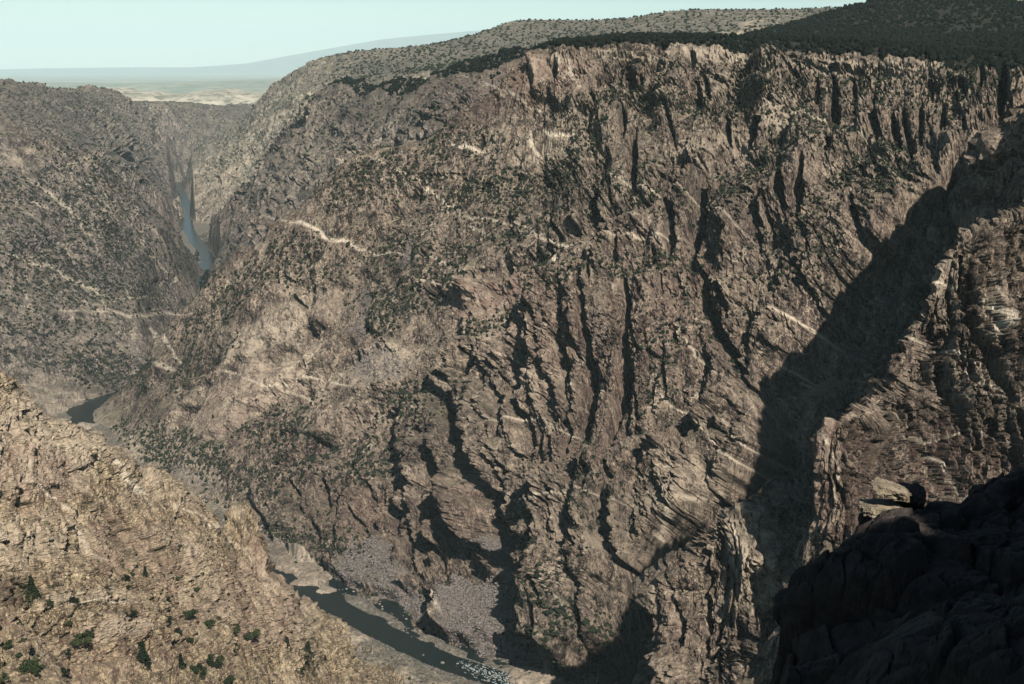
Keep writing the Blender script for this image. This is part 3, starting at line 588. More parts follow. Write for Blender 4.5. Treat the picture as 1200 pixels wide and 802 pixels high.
LABELS={'canyon_wall':'huge dark gneiss canyon wall cut by vertical clefts, rising from the river to the forested rim','second_canyon_wall':'bluish cliff band and ridge behind the main canyon wall',
 'tableland':'hazy scrub dotted tableland and hills on the skyline','left_canyon_slope':'brown shrub dotted slope across the river on the left','far_canyon_wall':'hazy grey canyon wall on the far left skyline',
 'rock_spur':'sunlit tan rock spur in the left foreground','rock_buttress':'fluted dark buttress with jagged crest on the right','rock_pinnacle':'sunlit rock pinnacle rising out of the shaded gorge','rim_cliff':'canyon rim to the right of the viewpoint','river_bank':'pale gravel and boulder banks along the river'}
names=[n for n,_ in MODS]+['river_bank']
if False:
    MATS=[]
    for c_ in ((.5,.4,.3),(.1,.2,.8),(.1,.7,.2),(.8,.7,.1),(.7,.1,.7),(.8,.3,.1),(.1,.8,.8),(.9,.1,.1),(.3,.3,.9),(.9,.9,.9)):
        m_,_,b_=new_mat('dbg'); b_.inputs['Base Color'].default_value=(*c_,1); MATS.append(m_)
# ------------------------------------------------------------------ build terrain sheets
NC,NRr=X.shape
idx=np.arange(NC*NRr,dtype=np.int64).reshape(NC,NRr)
q=np.stack([idx[:-1,:-1],idx[1:,:-1],idx[1:,1:],idx[:-1,1:]],-1)
# a face belongs to the sheet of its first corner
fm=MID[:-1,:-1]
Pn=np.stack([X2,Y2,Z2],-1).reshape(-1,3).astype(np.float32)
flat=smooth(.62,.85,nz2)
c1=np.stack([np.clip(pale,0,1),veg,tal,1-stain],-1).reshape(-1,4).astype(np.float32)
c2=np.stack([vein,pink,flat,np.ones_like(pale)],-1).reshape(-1,4).astype(np.float32)
for i,nm in enumerate(names):
    f=q[fm==i]
    if not len(f): continue
    used=np.zeros(NC*NRr,bool); used[f.ravel()]=True
    remap=np.cumsum(used)-1
    o=mesh_np(nm,Pn[used],remap[f],MATS[i],attrs={'cover':c1[used],'cover2':c2[used]})
    tag(o,LABELS[nm],'terrain',kind='structure')
print('terrain',time.time()-T0)

# ------------------------------------------------------------------ river
def ribbon(pl,hw,z):
    pl=np.array(pl); t=np.gradient(pl,axis=0); t/=np.linalg.norm(t,axis=1,keepdims=True); nrm=np.stack([-t[:,1],t[:,0]],1)
    n=len(pl); v=np.zeros((n,2,3)); v[:,0,:2]=pl+nrm*hw; v[:,1,:2]=pl-nrm*hw; v[...,2]=z
    f=[[2*i,2*i+1,2*i+3,2*i+2] for i in range(n-1)]
    return v.reshape(-1,3),np.array(f)
mw,nt,b=new_mat('river_water'); g=G(nt)
b.inputs['Roughness'].default_value=.25; b.inputs['Specular IOR Level'].default_value=.22
g.l(g.mix(g.noise(.05,3,.5),(.008,.014,.014),(.014,.022,.021)),b.inputs['Base Color'])
bn=g.n('ShaderNodeBump'); bn.inputs['Strength'].default_value=.5; bn.inputs['Distance'].default_value=.3; g.l(g.noise(.5,4,.6),bn.inputs['Height']); g.l(bn.outputs[0],b.inputs['Normal'])
v,f=ribbon(RP,60,WZ)
tag(mesh_np('river',v,f,mw),'dark green river running along the canyon bottom','river',kind='structure')

M_foam,_,fb=new_mat('white_water'); fb.inputs['Base Color'].default_value=(.36,.40,.39,1); fb.inputs['Roughness'].default_value=.6
fv,ff=[],[]; rr=np.random.default_rng(3); o_=0
for cx0,cy0,n_,sx,sy in ((572,789,150,14,5),(548,781,60,8,3),(598,799,90,10,4),(590,792,20,8,3),(640,822,30,14,4)):
    c0=np.array(riv(cx0,cy0))
    t_=np.array([.62,-.78,0])
    for j in range(n_):
        p_=c0+t_*rr.normal()*sx*.8+np.array([.78,.62,0])*rr.normal()*sy*1.2; L_=.4+1.5*rr.random()**2; W2=.2+.5*rr.random(); m_=7
        an=np.arange(m_)*2*np.pi/m_; rad=.7+.6*rr.random(m_); q_=p_+t_*(np.cos(an)*rad*L_)[:,None]+np.array([.78,.62,0])*(np.sin(an)*rad*W2)[:,None]; q_[:,2]=WZ+.05
        fv.append(np.concatenate([q_,[[p_[0],p_[1],WZ+.3]]])); ff+= [(o_+i_,o_+(i_+1)%m_,o_+m_) for i_ in range(m_)]; o_+=m_+1
tag(mesh_np('white_water',np.concatenate(fv),np.array(ff),M_foam,smooth_=True),'white water rapids at the foot of the scree fan',kind='stuff')

# ------------------------------------------------------------------ distance: plain, badlands, mesa
def strip_hill(name,prof,Y0,depth,mat,label,zb=-900,rgh=.02,seed=0,nx_=160,ny_=24):
    """a long hill whose crest passes through the measured points, with real depth"""
    ps=np.array([pt(a,b_,Y0) for a,b_ in prof]); xs=np.linspace(ps[0,0],ps[-1,0],nx_)
    zc_=np.interp(xs,ps[:,0],ps[:,2]); t=np.linspace(-1,1,ny_)
    Xh,Th=np.meshgrid(xs,t,indexing='ij'); Yh=Y0+Th*depth
    prof_=np.cos(Th*np.pi/2)**.8; 
    Zh=zb+(zc_[:,None]-zb)*prof_*(1-.5*rgh)+ (zc_[:,None]-zb)*rgh*fbm2(Xh,Yh,depth*.5,4,seed)*(prof_**.5)
    Xh=Xh*(Yh/Y0)**.0
    V_=np.stack([Xh,Yh,Zh],-1).reshape(-1,3); I=np.arange(nx_*ny_).reshape(nx_,ny_)
    f_=np.stack([I[:-1,:-1],I[1:,:-1],I[1:,1:],I[:-1,1:]],-1).reshape(-1,4)
    return tag(mesh_np(name,V_,f_,mat,smooth_=True),label,'terrain',kind='structure')
def simple_mat(name,c1,c2,sc_,c3=None):
    m,nt,b=new_mat(name); g=G(nt); c=g.mix(g.ramp(g.noise(sc_,5,.65),.4,.6),c1,c2)
    if c3: c=g.mix(g.ramp(g.noise(sc_*3,4,.6),.5,.62),c,c3)
    g.l(c,b.inputs['Base Color']); return m
M_plain=simple_mat('valley_plain',(.16,.17,.10),(.30,.27,.18),.0006,(.10,.13,.07))
M_bad=simple_mat('badlands',(.27,.25,.19),(.48,.43,.33),.004,(.16,.16,.12))
M_mesa=simple_mat('far_mesa',(.10,.13,.10),(.17,.18,.13),.0006)
v=np.array([[-60000,6200,-640],[60000,6200,-640],[60000,60000,-760],[-60000,60000,-760]],float)
nn_=60; gx_,gy_=np.meshgrid(np.linspace(-150000,150000,nn_),np.linspace(-3000,150000,nn_),indexing='ij'); I=np.arange(nn_*nn_).reshape(nn_,nn_)
tag(mesh_np('plain',np.stack([gx_,gy_,-665-gy_*.0008],-1).reshape(-1,3),np.stack([I[:-1,:-1],I[1:,:-1],I[1:,1:],I[:-1,1:]],-1).reshape(-1,4),M_plain),'wide hazy valley plain beyond the canyon mouth','plain',kind='structure')
strip_hill('badland_hills',[(40,112),(90,107),(120,104),(140,101),(160,106),(190,107),(215,110),(240,104),(270,101),(300,106),(330,104),(380,108),(430,110)],12000,1600,M_bad,'pale cream badland hills beyond the canyon mouth',rgh=.05,seed=3,zb=-700)
strip_hill('low_mesa',[(-60,98),(60,97),(150,98),(250,95),(330,92),(420,90),(520,88)],36000,5000,M_plain,'low hazy mesa in the valley',rgh=.03,seed=4,zb=-760)
strip_hill('far_mesa',[(-300,84),(-60,83),(60,80),(150,79),(230,79),(300,74),(350,64),(400,55),(450,46),(500,41),(560,36),(640,34),(800,30),(1100,30)],105000,16000,M_mesa,'long pale mesa fading into the haze on the horizon',rgh=.01,seed=5,zb=-760)


# ------------------------------------------------------------------ plants
def ico(sub):
    t=(1+5**.5)/2
    v=[(-1,t,0),(1,t,0),(-1,-t,0),(1,-t,0),(0,-1,t),(0,1,t),(0,-1,-t),(0,1,-t),(t,0,-1),(t,0,1),(-t,0,-1),(-t,0,1)]
    f=[(0,11,5),(0,5,1),(0,1,7),(0,7,10),(0,10,11),(1,5,9),(5,11,4),(11,10,2),(10,7,6),(7,1,8),(3,9,4),(3,4,2),(3,2,6),(3,6,8),(3,8,9),(4,9,5),(2,4,11),(6,2,10),(8,6,7),(9,8,1)]
    v=[np.array(q)/np.linalg.norm(q) for q in v]
    for _ in range(sub):
        c={}; nf=[]
        def mid(a,b):
            k=(min(a,b),max(a,b))
            if k not in c: m=v[a]+v[b]; v.append(m/np.linalg.norm(m)); c[k]=len(v)-1
            return c[k]
        for a,b,d in f:
            e,g_,h=mid(a,b),mid(b,d),mid(d,a); nf+=[(a,e,h),(b,g_,e),(d,h,g_),(e,g_,h)]
        f=nf
    return np.array(v),np.array(f)
I0=ico(0); I1=ico(1)
def foliage_mat(name,c1,c2):
    m,nt,b=new_mat(name); g=G(nt); oi=nt.nodes.new('ShaderNodeObjectInfo')
    n=g.noise(.35,2,.5); g.l(g.mix(g.ramp(g.math('ADD',n,g.math('MULTIPLY',oi.outputs['Random'],.12)),.38,.68),c1,c2),b.inputs['Base Color']); b.inputs['Specular IOR Level'].default_value=.05; return m
M_jun=foliage_mat('juniper_foliage',(.011,.017,.012),(.032,.040,.024))
M_con=foliage_mat('conifer_foliage',(.010,.018,.010),(.03,.042,.02))
M_for=foliage_mat('rim_forest_foliage',(.003,.006,.005),(.011,.015,.011))
M_grn=foliage_mat('green_leaves',(.020,.032,.014),(.045,.058,.026))
M_bark,_,bb=new_mat('bark'); bb.inputs['Base Color'].default_value=(.09,.065,.045,1)
P3=np.stack([X2,Y2,Z2],-1); upf=np.clip((nz2-.12)/.5,0,1)
area=np.zeros_like(X); area[:-1,:-1]=np.linalg.norm(np.cross(P3[1:,:-1]-P3[:-1,:-1],P3[:-1,1:]-P3[:-1,:-1]),axis=-1)
area=np.minimum(area,400)
clump=smooth(-.25,.45,vnoise(X/26,Y/26,Z2/20,71)+.5*vnoise(X/9,Y/9,Z2/9,72))
def scatter(sel,n,seed,gap=0):
    r=np.random.default_rng(seed); p=(area*sel).ravel(); c=np.cumsum(p)
    ids=np.unique(np.searchsorted(c,r.random(n)*c[-1])); ids=ids[ids<p.size]; r.shuffle(ids)
    if gap:
        q_=np.floor(np.stack([X2.ravel()[ids],Y2.ravel()[ids],Z2.ravel()[ids]],1)/gap).astype(np.int64)
        _,k_=np.unique(q_[:,0]*73856093+q_[:,1]*19349663+q_[:,2]*83492791,return_index=True); ids=ids[k_]
    return ids
def shrub_blob(n,size,sq,r,base):
    """n irregular crowns in one array; size (n,)"""
    bv,bf=base; k=len(bv)
    rad=1+.35*(r.random((n,k))-.5)*1.4
    sc3=np.stack([size*(.8+.5*r.random(n)),size*(.8+.5*r.random(n)),size*sq*(.8+.5*r.random(n))],-1)
    an=r.random(n)*6.28; v=bv[None]*rad[...,None]
    x=v[...,0]*np.cos(an)[:,None]-v[...,1]*np.sin(an)[:,None]; y=v[...,0]*np.sin(an)[:,None]+v[...,1]*np.cos(an)[:,None]
    v=np.stack([x,y,v[...,2]],-1)*sc3[:,None]
    f=bf[None]+(np.arange(n)*k)[:,None,None]
    return v,f
PF=P3.reshape(-1,3)
def stuff_shrubs(name,ids,smin,smax,sq,label,mat,seed,base=None):
    r=np.random.default_rng(seed); n=len(ids); size=smin+(smax-smin)*r.random(n)**1.7
    v,f=shrub_blob(n,size,sq,r,base or I0)
    v=v+PF[ids][:,None]+np.stack([0*size,0*size,size*sq*.55],-1)[:,None]
    return tag(mesh_np(name,v.reshape(-1,3),f.reshape(-1,3),mat),label,kind='stuff')
mainveg=(MID==0)*front*(plateau<.25)*np.clip(veg,0,1.2)**1.5*upf*(.12+clump**1.5)*(1-tal)*(Zt>WZ+1)
idm=scatter(mainveg,26000,1,5.0)
# the nearest three hundred stand as shrubs of their own
order=np.argsort(PF[idm][:,1]); near=idm[order[:300]]; rest=idm[order[300:]]
stuff_shrubs('wall_scrub',rest,.6,2.6,.95,'dark green junipers and scrub growing all over the canyon wall',M_jun,11,I0)
protos=[]
for k in range(5):
    r=np.random.default_rng(100+k); vs,fs=[],[]; off=0
    for j in range(5):
        v,f=shrub_blob(1,np.array([.62]),.9,r,I1); v=v[0]+np.array([r.normal()*.42,r.normal()*.42,.55+.35*r.random()]); vs.append(v); fs.append(f[0]+off); off+=len(v)
    protos.append((np.concatenate(vs),np.concatenate(fs)))
r=np.random.default_rng(5); shr=[]
for i,vid in enumerate(near):
    k=i%5
    if i<5: o=mesh_np('juniper_shrub',protos[k][0],protos[k][1],M_jun); shr.append(o)
    else: o=shr[k].copy(); col.objects.link(o)
    sz=1.0+1.5*r.random()**1.5; o.location=PF[vid]; o.location.z-=.15; o.scale=(sz,sz*(.8+.4*r.random()),sz*(.8+.4*r.random())); o.rotation_euler[2]=r.random()*6.28
    tag(o,'small dark juniper shrub clinging to the lower canyon wall','shrub','juniper shrubs on the lower canyon wall')
bank=(MID==len(MODS))*(dr>17)*(Y<2100)*(.2+clump)+(MID==0)*front*(Zt<WZ+16)*(1-tal)*.7*(Y<2100)*(U<480)
ids=scatter(bank*1.0,420,2); stuff_shrubs('riverside_brush',ids,.9,2.3,.8,'green brush along the river banks',M_grn,12,I1)
ids=scatter(((MID==3)*front*np.clip(veg,0,1.2)*(.2+clump)*(.3+upf)).astype(float),12000,3,8.0); stuff_shrubs('slope_scrub',ids,1.0,3.1,.8,'dark scrub dotting the slope across the river',M_jun,13)
ids=scatter((((MID==4)|(MID==1)|((MID==2)&(X<-700)))*front*(.2+clump)*(.3+upf)).astype(float),9000,4,14.0); stuff_shrubs('distant_scrub',ids,1.5,4.6,.7,'distant scrub on the hazy canyon walls',M_jun,14)
ids=scatter((MID==1)*(nz>.88)*(Y>2000)*1.0,4200,44); stuff_shrubs('far_rim_forest',ids,2.4,5.0,1.0,'dark trees along the rim of the second canyon wall',M_for,45)
pl=(MID==0)*(Y>1200)*(plateau>.2)*front
ids=scatter(pl*(Y<3300)/(Y/1500.)**1.5,26000,5); stuff_shrubs('rim_forest',ids,2.2,4.6,1.1,'dark pinyon and juniper forest covering the rim and the hill behind it',M_for,15)
ids=scatter(((MID==2)*(X>-700)*front*(.25+clump)).astype(float),9000,6,26.0); stuff_shrubs('tableland_scrub',ids,2.5,6,.8,'scattered trees on the hazy tableland',M_jun,16)
M_scr=simple_mat('scree_rock',(.11,.095,.09),(.25,.22,.20),.9)
ids=scatter(((MID==0)|(MID==len(MODS)))*np.clip(tal,0,1)**1.5*front*(dr>15),9000,41); stuff_shrubs('scree',ids,.35,1.5,.8,'grey scree of broken rock filling the chutes above the river',M_scr,42,I0)
ids=scatter((MID==len(MODS))*(dr>13)*(dr<34)*(bar<2.5)*(Y<2000.),2500,43); stuff_shrubs('bank_stones',ids,.25,1.1,.6,'cobbles and stones along the river banks',M_scr,44,I0)
ids=scatter(((MID==5)*front*(upf>.5)*(V>600)).astype(float),900,45); stuff_shrubs('loose_stones',ids,.15,.8,.7,'loose stones on the near rock spur',M_spur,46,I0)
# --- plants on the near spur, each of its own
def crown_faces(pts,size,r,n_per=1):
    n=len(pts); a=r.normal(size=(n,3)); a/=np.linalg.norm(a,axis=1,keepdims=True); b=np.cross(a,r.normal(size=(n,3))); b/=np.linalg.norm(b,axis=1,keepdims=True)
    s_=size*(.6+.8*r.random((n,1))); v=np.stack([pts+a*s_,pts-a*s_*.6+b*s_*.7,pts-a*s_*.6-b*s_*.7],1).reshape(-1,3); return v,np.arange(3*n).reshape(n,3)
def tube(p0,p1,r0,r1,n=6):
    an=np.arange(n)*2*np.pi/n; c=np.stack([np.cos(an),np.sin(an),0*an],1); v=np.concatenate([np.array(p0)+c*r0,np.array(p1)+c*r1]); f=np.array([[i,(i+1)%n,n+(i+1)%n,n+i] for i in range(n)]); return v,f
def plant(kind,k):
    r=np.random.default_rng(500+k+(0 if kind=='conifer' else 50))
    e=bpy.data.objects.new({'conifer':'conifer_tree','bush':'green_bush','low':'low_bush'}[kind],None); col.objects.link(e)
    if kind=='conifer':
        n=900; h=r.random(n)**.8; lev=np.floor(h*11)/11+.03*r.random(n); rad=(1-lev)**.85*.24*(.35+.65*r.random(n)**.5)*(1+.3*np.sin(7*h+k)); an=r.random(n)*6.28; rad*=1+.25*np.sin(3*an+k)
        p=np.stack([rad*np.cos(an),rad*np.sin(an),.1+.9*lev-.25*rad],1); v,f=crown_faces(p,.045,r); v2,f2=tube((0,0,-.05),(0,0,.9),.028,.006)
        m=M_con
    else:
        n=800; lobes=r.normal(size=(7,3))*np.array([.30,.30,.16])+np.array([0,0,.45]); p=lobes[r.integers(0,7,n)]; q_=r.normal(size=(n,3)); q_/=np.linalg.norm(q_,axis=1,keepdims=True)
        p=p+q_*np.array([.26,.26,.24])*(r.random((n,1))**.4); p[:,2]=np.abs(p[:,2]); p[:,2]*=(1 if kind=='bush' else .5)
        v,f=crown_faces(p,.07,r); v2,f2=tube((0,0,-.08),(0.05,0,.5 if kind=='bush' else .2),.04,.015)
        m=M_grn if kind!='bush' or k%2 else M_con
    mesh_np('crown',v,f,m,e); mesh_np('trunk',v2,f2,M_bark,e)
    return e
SPX=np.where((MID==5)&front)
us,vs_=project(P3[SPX][:,0],P3[SPX][:,1],P3[SPX][:,2]); PS=P3[SPX]
def on_spur(px,py):
    j=np.argmin((us-px)**2+(vs_-py)**2); return PS[j]
PL=[('conifer',37,703,24,'tall narrow dark conifer on the shelf at the left edge of the foreground spur'),('bush',58,716,24,'broad dark green tree beside the tall narrow conifer on the left'),
 ('conifer',24,694,17,'dull grey green conifer just left of the tall narrow conifer'),('conifer',168,780,26,'dark conifer in the cleft beside the big pale ledge block'),('conifer',170,676,11,'small lone conifer highest up on the spur face'),
 ('bush',148,681,8,'tiny round bush left of the highest lone conifer'),('bush',167,722,16,'dark bushy tree in the middle of the spur shelf'),('conifer',362,770,17,'pointed conifer near the river edge of the spur'),
 ('conifer',337,762,14,'smaller pointed conifer left of the one near the river edge'),('conifer',381,780,11,'small conifer nearest the river on the spur'),('conifer',212,782,15,'conifer at the bottom of the picture right of the pale ledge block'),
 ('bush',232,790,16,'wide dark bush at the bottom right of the pale ledge block'),('bush',249,778,17,'dark rounded tree right of the wide dark bush'),('bush',38,788,24,'bright green bush at the bottom left corner'),
 ('low',13,752,14,'low green bush at the left edge above the bright green bush'),('low',93,748,18,'low wide green bush left of the pale ledge block'),('low',106,746,12,'low green bush touching the wide green one'),
 ('bush',77,768,9,'small green bush above the stacked boulders'),('bush',84,708,13,'slim dark bush against the ledge'),('bush',82,733,9,'small dark bush below the slim dark bush'),('bush',153,722,12,'grey green bush left of the dark bushy tree'),
 ('bush',197,728,10,'small bush right of the dark bushy tree'),('low',218,722,13,'low dark bush in the middle of the spur slope'),('low',243,730,15,'wide low bush in the middle right of the spur slope'),('bush',208,746,11,'round bush on the slope above the bottom conifer'),
 ('bush',220,754,10,'second round bush on the slope, lower and further right'),('low',268,738,12,'pale green brush patch on the right of the spur'),('low',290,744,13,'pale green brush patch nearest the spur edge'),('low',268,796,11,'green bush at the bottom edge of the picture'),
 ('bush',75,790,9,'small dark bush in the crack below the stacked boulders'),('low',3,795,9,'dark bush in the bottom left corner'),('bush',280,762,8,'tiny dark bush on the lower right slope of the spur'),('low',350,785,8,'small bush below the pointed conifer')]
pr={}
for i,(kd,px,py,hp,lb) in enumerate(PL):
    k=(kd,i%3)
    if k not in pr: e=pr[k]=plant(kd,i%3)
    else:
        e=pr[k].copy(); col.objects.link(e)
        for ch in pr[k].children: c_=ch.copy(); col.objects.link(c_); c_.parent=e
    p=on_spur(px,py); h=hp/F*p[1]*(1.4 if kd=='conifer' else 1.1); e.location=(p[0],p[1],p[2]-.04*h); w_=h*(1.15 if kd=='conifer' else 1.0)*(1.5 if kd=='low' else 1); e.scale=(w_,w_,h*(1.0 if kd!='low' else .9)); e.rotation_euler[2]=i*1.7
    tag(e,lb,'tree' if kd=='conifer' else 'bush','plants on the near rock spur')
ids=scatter(((MID==5)*front*(V>640)*(.1+clump)*(.15+upf)).astype(float),560,8,2.0); stuff_shrubs('spur_scrub',ids,.5,1.8,.7,'small scattered scrub on the near spur',M_con,17,I1)

I2=ico(2); M_rb=simple_mat('river_boulder_rock',(.16,.14,.12),(.32,.29,.25),.8)
rbp=None; r=np.random.default_rng(21)
for j in range(46):
    t_=r.random(); bx,by=[(560+60*t_,783+25*t_),(455+130*t_,742+42*t_),(395+90*t_,690+34*t_)][j%3]; by+=r.normal()*[5,2.5,2][j%3]; bx+=r.normal()*5
    if j%3==1: by+=-12+24*(r.random()<.3)
    if rbp is None:
        v=I2[0]*(1+.22*(r.random((len(I2[0]),1))-.5)); v=np.sign(v)*np.abs(v)**.8; rbp=o=mesh_np('river_boulder',v,I2[1],M_rb)
    else: o=rbp.copy(); col.objects.link(o)
    z_=.5+1.1*r.random()**2; o.location=riv(bx,by); o.location.z=WZ+.1*z_; o.scale=(z_*(.8+.6*r.random()),z_,z_*.7); o.rotation_euler[2]=r.random()*6
    tag(o,'rounded grey boulder lying in or beside the river','boulder','boulders along the river')

# ------------------------------------------------------------------ the dark ledge close to the viewpoint
M_ledge,nt,b=new_mat('ledge_rock'); g=G(nt)  # shade put into the colour: rock made near black against the sky light
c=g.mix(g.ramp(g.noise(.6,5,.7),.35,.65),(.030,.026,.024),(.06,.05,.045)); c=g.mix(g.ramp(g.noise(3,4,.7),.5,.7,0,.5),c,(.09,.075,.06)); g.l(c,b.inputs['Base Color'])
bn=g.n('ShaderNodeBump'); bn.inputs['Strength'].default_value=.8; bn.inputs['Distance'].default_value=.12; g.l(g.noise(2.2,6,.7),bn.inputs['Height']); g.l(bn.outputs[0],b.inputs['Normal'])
M_slab,nt,b=new_mat('slab_rock'); g=G(nt)
c=g.mix(g.ramp(g.noise(1.2,5,.7),.35,.65),(.17,.138,.10),(.36,.30,.21)); c=g.mix(g.ramp(g.noise(4,4,.7),.52,.68,0,.8),c,(.07,.06,.05)); g.l(c,b.inputs['Base Color'])
bn=g.n('ShaderNodeBump'); bn.inputs['Strength'].default_value=.9; bn.inputs['Distance'].default_value=.08; g.l(g.noise(5,6,.7),bn.inputs['Height']); g.l(bn.outputs[0],b.inputs['Normal'])
LG=C((905,800,34),(915,722,38),(940,702,40),(985,670,42),(1003,645,42.5),(1030,640,43),(1075,620,43.5),(1110,612,44),(1135,602,45),(1165,584,46),(1200,566,46.5),(1270,545,47),(1000,802,31),(1060,720,36),(1100,700,35),(1200,700,34),(1200,802,27),(1100,802,29),(1300,700,30),
  (1300,600,40),(960,760,36),(1130,650,40))
LG+=back([(915,722,38),(985,670,42),(1075,620,43.5),(1165,584,46),(1270,545,47)],4,-5)+back([(915,722,38),(985,670,42),(1075,620,43.5),(1165,584,46),(1270,545,47)],9,-22)
LG+=[(8.0,33,-28),(7.5,38,-32),(6.5,26,-24),(8,10,-12),(20,8,-6),(3,2,-2.2),(-3,-5,-1.8),(30,15,-6),(45,30,-10)]
fl=rbf(LG,.3)
lx,ly=np.meshgrid(np.concatenate([np.linspace(-14,4,40)[:-1],np.linspace(4,26,330),np.linspace(26,60,50)[1:]]),np.concatenate([np.linspace(-20,20,50)[:-1],np.linspace(20,54,480)]),indexing='ij')
lz=fl(lx,ly); lz=np.minimum(lz,np.where(ly<14,-1.75-.3*np.clip(ly,0,14)*.6,5))-1.9*out(ly,None,47)-1.2*out(lx,-6)
lz=lz-4.0*out(lx-.252*ly,0)*(ly>12)
def blk2(w,seed,amp):
    u=lx/w+.3*vnoise(lx/w,ly/w,None,seed); v=ly/w+.4*lz/w; cc,ee=cells(u,v,seed); return amp*(cc-1.0*smooth(.14,0,ee))
lz=lz+blk2(3.2,81,.75)+blk2(1.3,82,.26)+blk2(.5,83,.07)+.10*vnoise(lx/.35,ly/.35,None,84)
I=np.arange(lx.size).reshape(lx.shape)
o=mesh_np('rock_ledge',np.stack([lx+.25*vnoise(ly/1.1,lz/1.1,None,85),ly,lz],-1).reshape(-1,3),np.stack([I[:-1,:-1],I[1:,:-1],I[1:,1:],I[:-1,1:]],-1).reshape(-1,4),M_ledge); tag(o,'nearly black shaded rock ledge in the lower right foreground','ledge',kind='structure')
I5=ico(5)
def rock(name,px,py,Y_,wpx,hpx,dep,label,mat,tilt=0,yaw=0,seed=0,box=.55,cat='boulder',sk=(0,0),ns=1.0):
    """an angular boulder: faceted by random cuts, roughened, real depth; wpx/hpx its apparent size at distance Y_"""
    r=np.random.default_rng(seed); v=I5[0].copy()
    v=np.sign(v)*np.abs(v)**box; v/=np.abs(v).max()
    for _ in range(9):
        n=r.normal(size=3); n/=np.linalg.norm(n); d=.72+.2*r.random(); t=v@n-d; v=v-np.clip(t,0,None)[:,None]*n
    v[:,2]+=sk[0]*v[:,0]*(1 if sk[1]==0 else 1)
    m=.5*Y_/F
    v=v*np.array([wpx*m,dep/2,hpx*m]); q3=v.astype(np.float32)
    av=min(wpx,hpx)*m
    no=.10*vnoise(q3[:,0]/av*1.3,q3[:,1]/av*1.3,q3[:,2]/av*1.6,seed)+.05*vnoise(q3[:,0]/av*4,q3[:,1]/av*4,q3[:,2]/av*6,seed+1)+.025*vnoise(q3[:,0]/av*11,q3[:,1]/av*11,q3[:,2]/av*14,seed+2)
    v=v*(1+ns*no[:,None])
    x,z=rot(v[:,0],v[:,2],tilt); v=np.stack([x,v[:,1],z],1); x,y=rot(v[:,0],v[:,1],yaw); v=np.stack([x,y,v[:,2]],1)
    o=mesh_np(name,v,I5[1],mat); o.location=pt(px,py,Y_); return tag(o,label,cat)
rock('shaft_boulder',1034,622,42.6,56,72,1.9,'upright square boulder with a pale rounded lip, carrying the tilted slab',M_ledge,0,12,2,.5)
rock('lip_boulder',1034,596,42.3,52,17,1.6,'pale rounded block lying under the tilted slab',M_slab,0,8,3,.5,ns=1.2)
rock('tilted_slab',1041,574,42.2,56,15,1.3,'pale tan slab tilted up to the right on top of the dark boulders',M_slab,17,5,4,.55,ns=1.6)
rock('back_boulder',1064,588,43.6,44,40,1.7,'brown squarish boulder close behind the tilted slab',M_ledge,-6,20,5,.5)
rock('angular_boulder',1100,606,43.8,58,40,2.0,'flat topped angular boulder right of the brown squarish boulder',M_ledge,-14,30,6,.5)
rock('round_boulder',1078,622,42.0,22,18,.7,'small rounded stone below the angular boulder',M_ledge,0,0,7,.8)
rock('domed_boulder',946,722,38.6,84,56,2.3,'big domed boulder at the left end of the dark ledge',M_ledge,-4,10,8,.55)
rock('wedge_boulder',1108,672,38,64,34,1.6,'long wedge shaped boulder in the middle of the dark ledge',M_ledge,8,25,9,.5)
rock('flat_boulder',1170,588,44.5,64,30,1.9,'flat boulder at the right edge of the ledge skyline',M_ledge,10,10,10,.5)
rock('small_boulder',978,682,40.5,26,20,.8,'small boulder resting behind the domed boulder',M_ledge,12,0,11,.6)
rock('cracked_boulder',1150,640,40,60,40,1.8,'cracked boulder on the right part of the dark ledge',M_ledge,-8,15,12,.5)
# unseen crag added beside and behind the viewpoint, top edge shaped to shade the ledge
cx_,cz_=np.meshgrid(np.concatenate([np.linspace(8,70,125)]),np.linspace(-30,1,90),indexing='ij')
topc=np.interp(cx_,[8,14,20,27,29,30.2,31.8,32.8,38,70],[22,24,26,27.2,27.4,27.2,27.3,34,38,42])
hz_=(cz_+30)/31.; zc2=-30+(topc+30)*hz_+1.0*vnoise(cx_/2.5,hz_*14,None,90)
yc2=4.5-7*hz_+1.6*vnoise(cx_/5,zc2/6,None,91)+.8*vnoise(cx_/1.8,zc2/2.2,None,92)-3*(cx_<9)
I=np.arange(cx_.size).reshape(cx_.shape); Fr=np.stack([cx_,yc2,zc2],-1).reshape(-1,3); Bk=np.stack([cx_,yc2*0-22,np.minimum(zc2,topc-2)],-1).reshape(-1,3)
F1=np.stack([I[:-1,:-1],I[:-1,1:],I[1:,1:],I[1:,:-1]],-1).reshape(-1,4); nI=I.size
def stitch(e): return np.stack([e[:-1],e[1:],e[1:]+nI,e[:-1]+nI],-1)
FA=np.concatenate([F1,F1[:,::-1]+nI,stitch(I[:,-1]),stitch(I[0,:]),stitch(I[-1,:]),stitch(I[:,0])])
tag(mesh_np('shade_crag',np.concatenate([Fr,Bk]),FA,M_ledge),'unseen rock crag added beside the viewpoint to shade the ledge','crag',kind='structure')
print('plants and rocks',time.time()-T0)

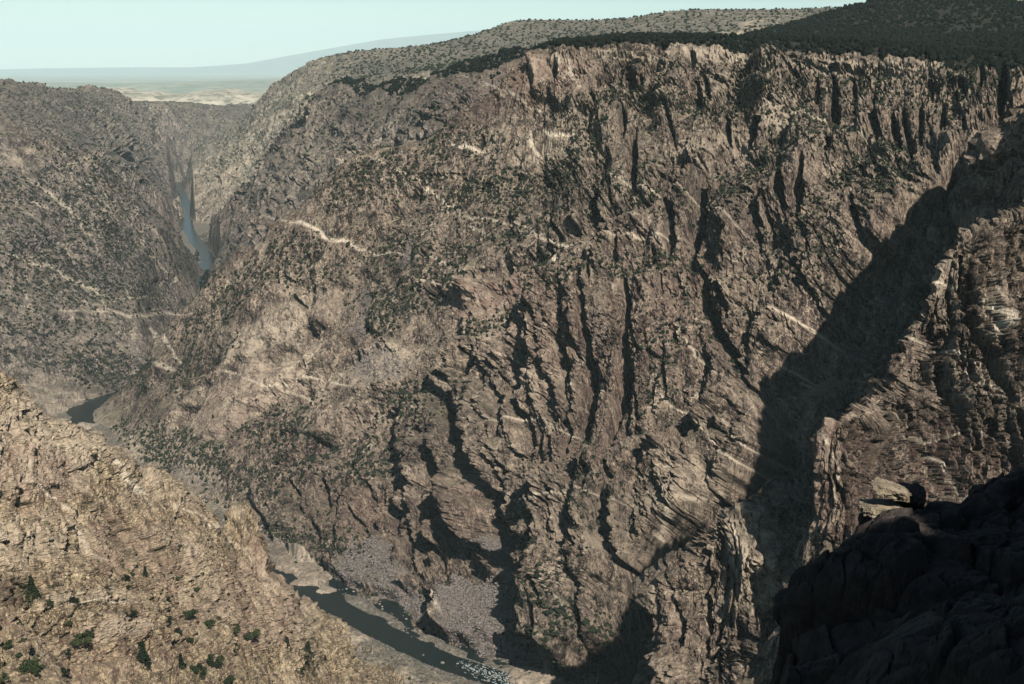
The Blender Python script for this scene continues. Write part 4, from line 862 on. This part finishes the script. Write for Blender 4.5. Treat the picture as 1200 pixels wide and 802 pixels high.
# ------------------------------------------------------------------ sky, sun, haze, camera
SUN_AZ=20.0   # degrees to the right of straight behind... direction towards the sun is (sin, -cos)
SUN_EL=43.0
az=math.radians(SUN_AZ); el=math.radians(SUN_EL)
sd=np.array([math.sin(az)*math.cos(el),-math.cos(az)*math.cos(el),math.sin(el)])
sun=bpy.data.lights.new('sun','SUN'); sun.energy=5.0; sun.angle=math.radians(.5); sun.color=(1,.925,.83)
so=bpy.data.objects.new('sun',sun); col.objects.link(so)
from mathutils import Vector
so.rotation_euler=Vector(sd).to_track_quat('Z','Y').to_euler()
wd=bpy.data.worlds.new('World'); bpy.context.scene.world=wd; wd.use_nodes=True; nt=wd.node_tree; nt.nodes.clear()
sk=nt.nodes.new('ShaderNodeTexSky'); sk.sky_type='NISHITA'; sk.sun_disc=False; sk.sun_elevation=el; sk.sun_rotation=math.atan2(sd[0],sd[1]); sk.altitude=2400; sk.air_density=1.0; sk.dust_density=1.6; sk.ozone_density=1.0
bg=nt.nodes.new('ShaderNodeBackground'); bg.inputs[1].default_value=.08
mx=nt.nodes.new('ShaderNodeMix'); mx.data_type='RGBA'; mx.blend_type='MULTIPLY'; mx.inputs[0].default_value=1; mx.inputs[7].default_value=(1.04,1.09,.90,1)
nt.links.new(sk.outputs[0],mx.inputs[6]); nt.links.new(mx.outputs[2],bg.inputs[0])
ow=nt.nodes.new('ShaderNodeOutputWorld'); nt.links.new(bg.outputs[0],ow.inputs[0])
HZ=1.0
if HZ>0:
    m=bpy.data.materials.new('haze_air'); m.use_nodes=True; nt=m.node_tree; nt.nodes.clear()
    o_=nt.nodes.new('ShaderNodeOutputMaterial'); pv=nt.nodes.new('ShaderNodeVolumePrincipled'); nt.links.new(pv.outputs[0],o_.inputs['Volume'])
    pv.inputs['Color'].default_value=(.71,.93,.97,1); pv.inputs['Density'].default_value=1.35e-5*HZ; pv.inputs['Anisotropy'].default_value=-.35
    x0,x1,y0,y1,z0,z1=-151000,151000,-4000,151000,-960,3900
    v=np.array([[x,y,z] for z in (z0,z1) for y in (y0,y1) for x in (x0,x1)],float)
    f=np.array([[0,2,3,1],[4,5,7,6],[0,1,5,4],[2,6,7,3],[0,4,6,2],[1,3,7,5]])
    tag(mesh_np('haze',v,f,m),'thin blue summer haze filling the canyon and valley','haze',kind='stuff')
cam=bpy.data.cameras.new('camera'); cam.sensor_width=36; cam.lens=F/1200*36; cam.clip_start=.5; cam.clip_end=150000
co=bpy.data.objects.new('camera',cam); col.objects.link(co); co.location=(0,0,0); co.rotation_euler=(math.pi/2-P,0,0)
sc_=bpy.context.scene; sc_.camera=co
sc_.view_settings.view_transform='Standard'; sc_.view_settings.look='None'; sc_.view_settings.exposure=.36; sc_.view_settings.gamma=1
sc_.cycles.max_bounces=4; sc_.cycles.diffuse_bounces=0; sc_.cycles.volume_bounces=0; sc_.cycles.use_denoising=True
print('done',time.time()-T0)
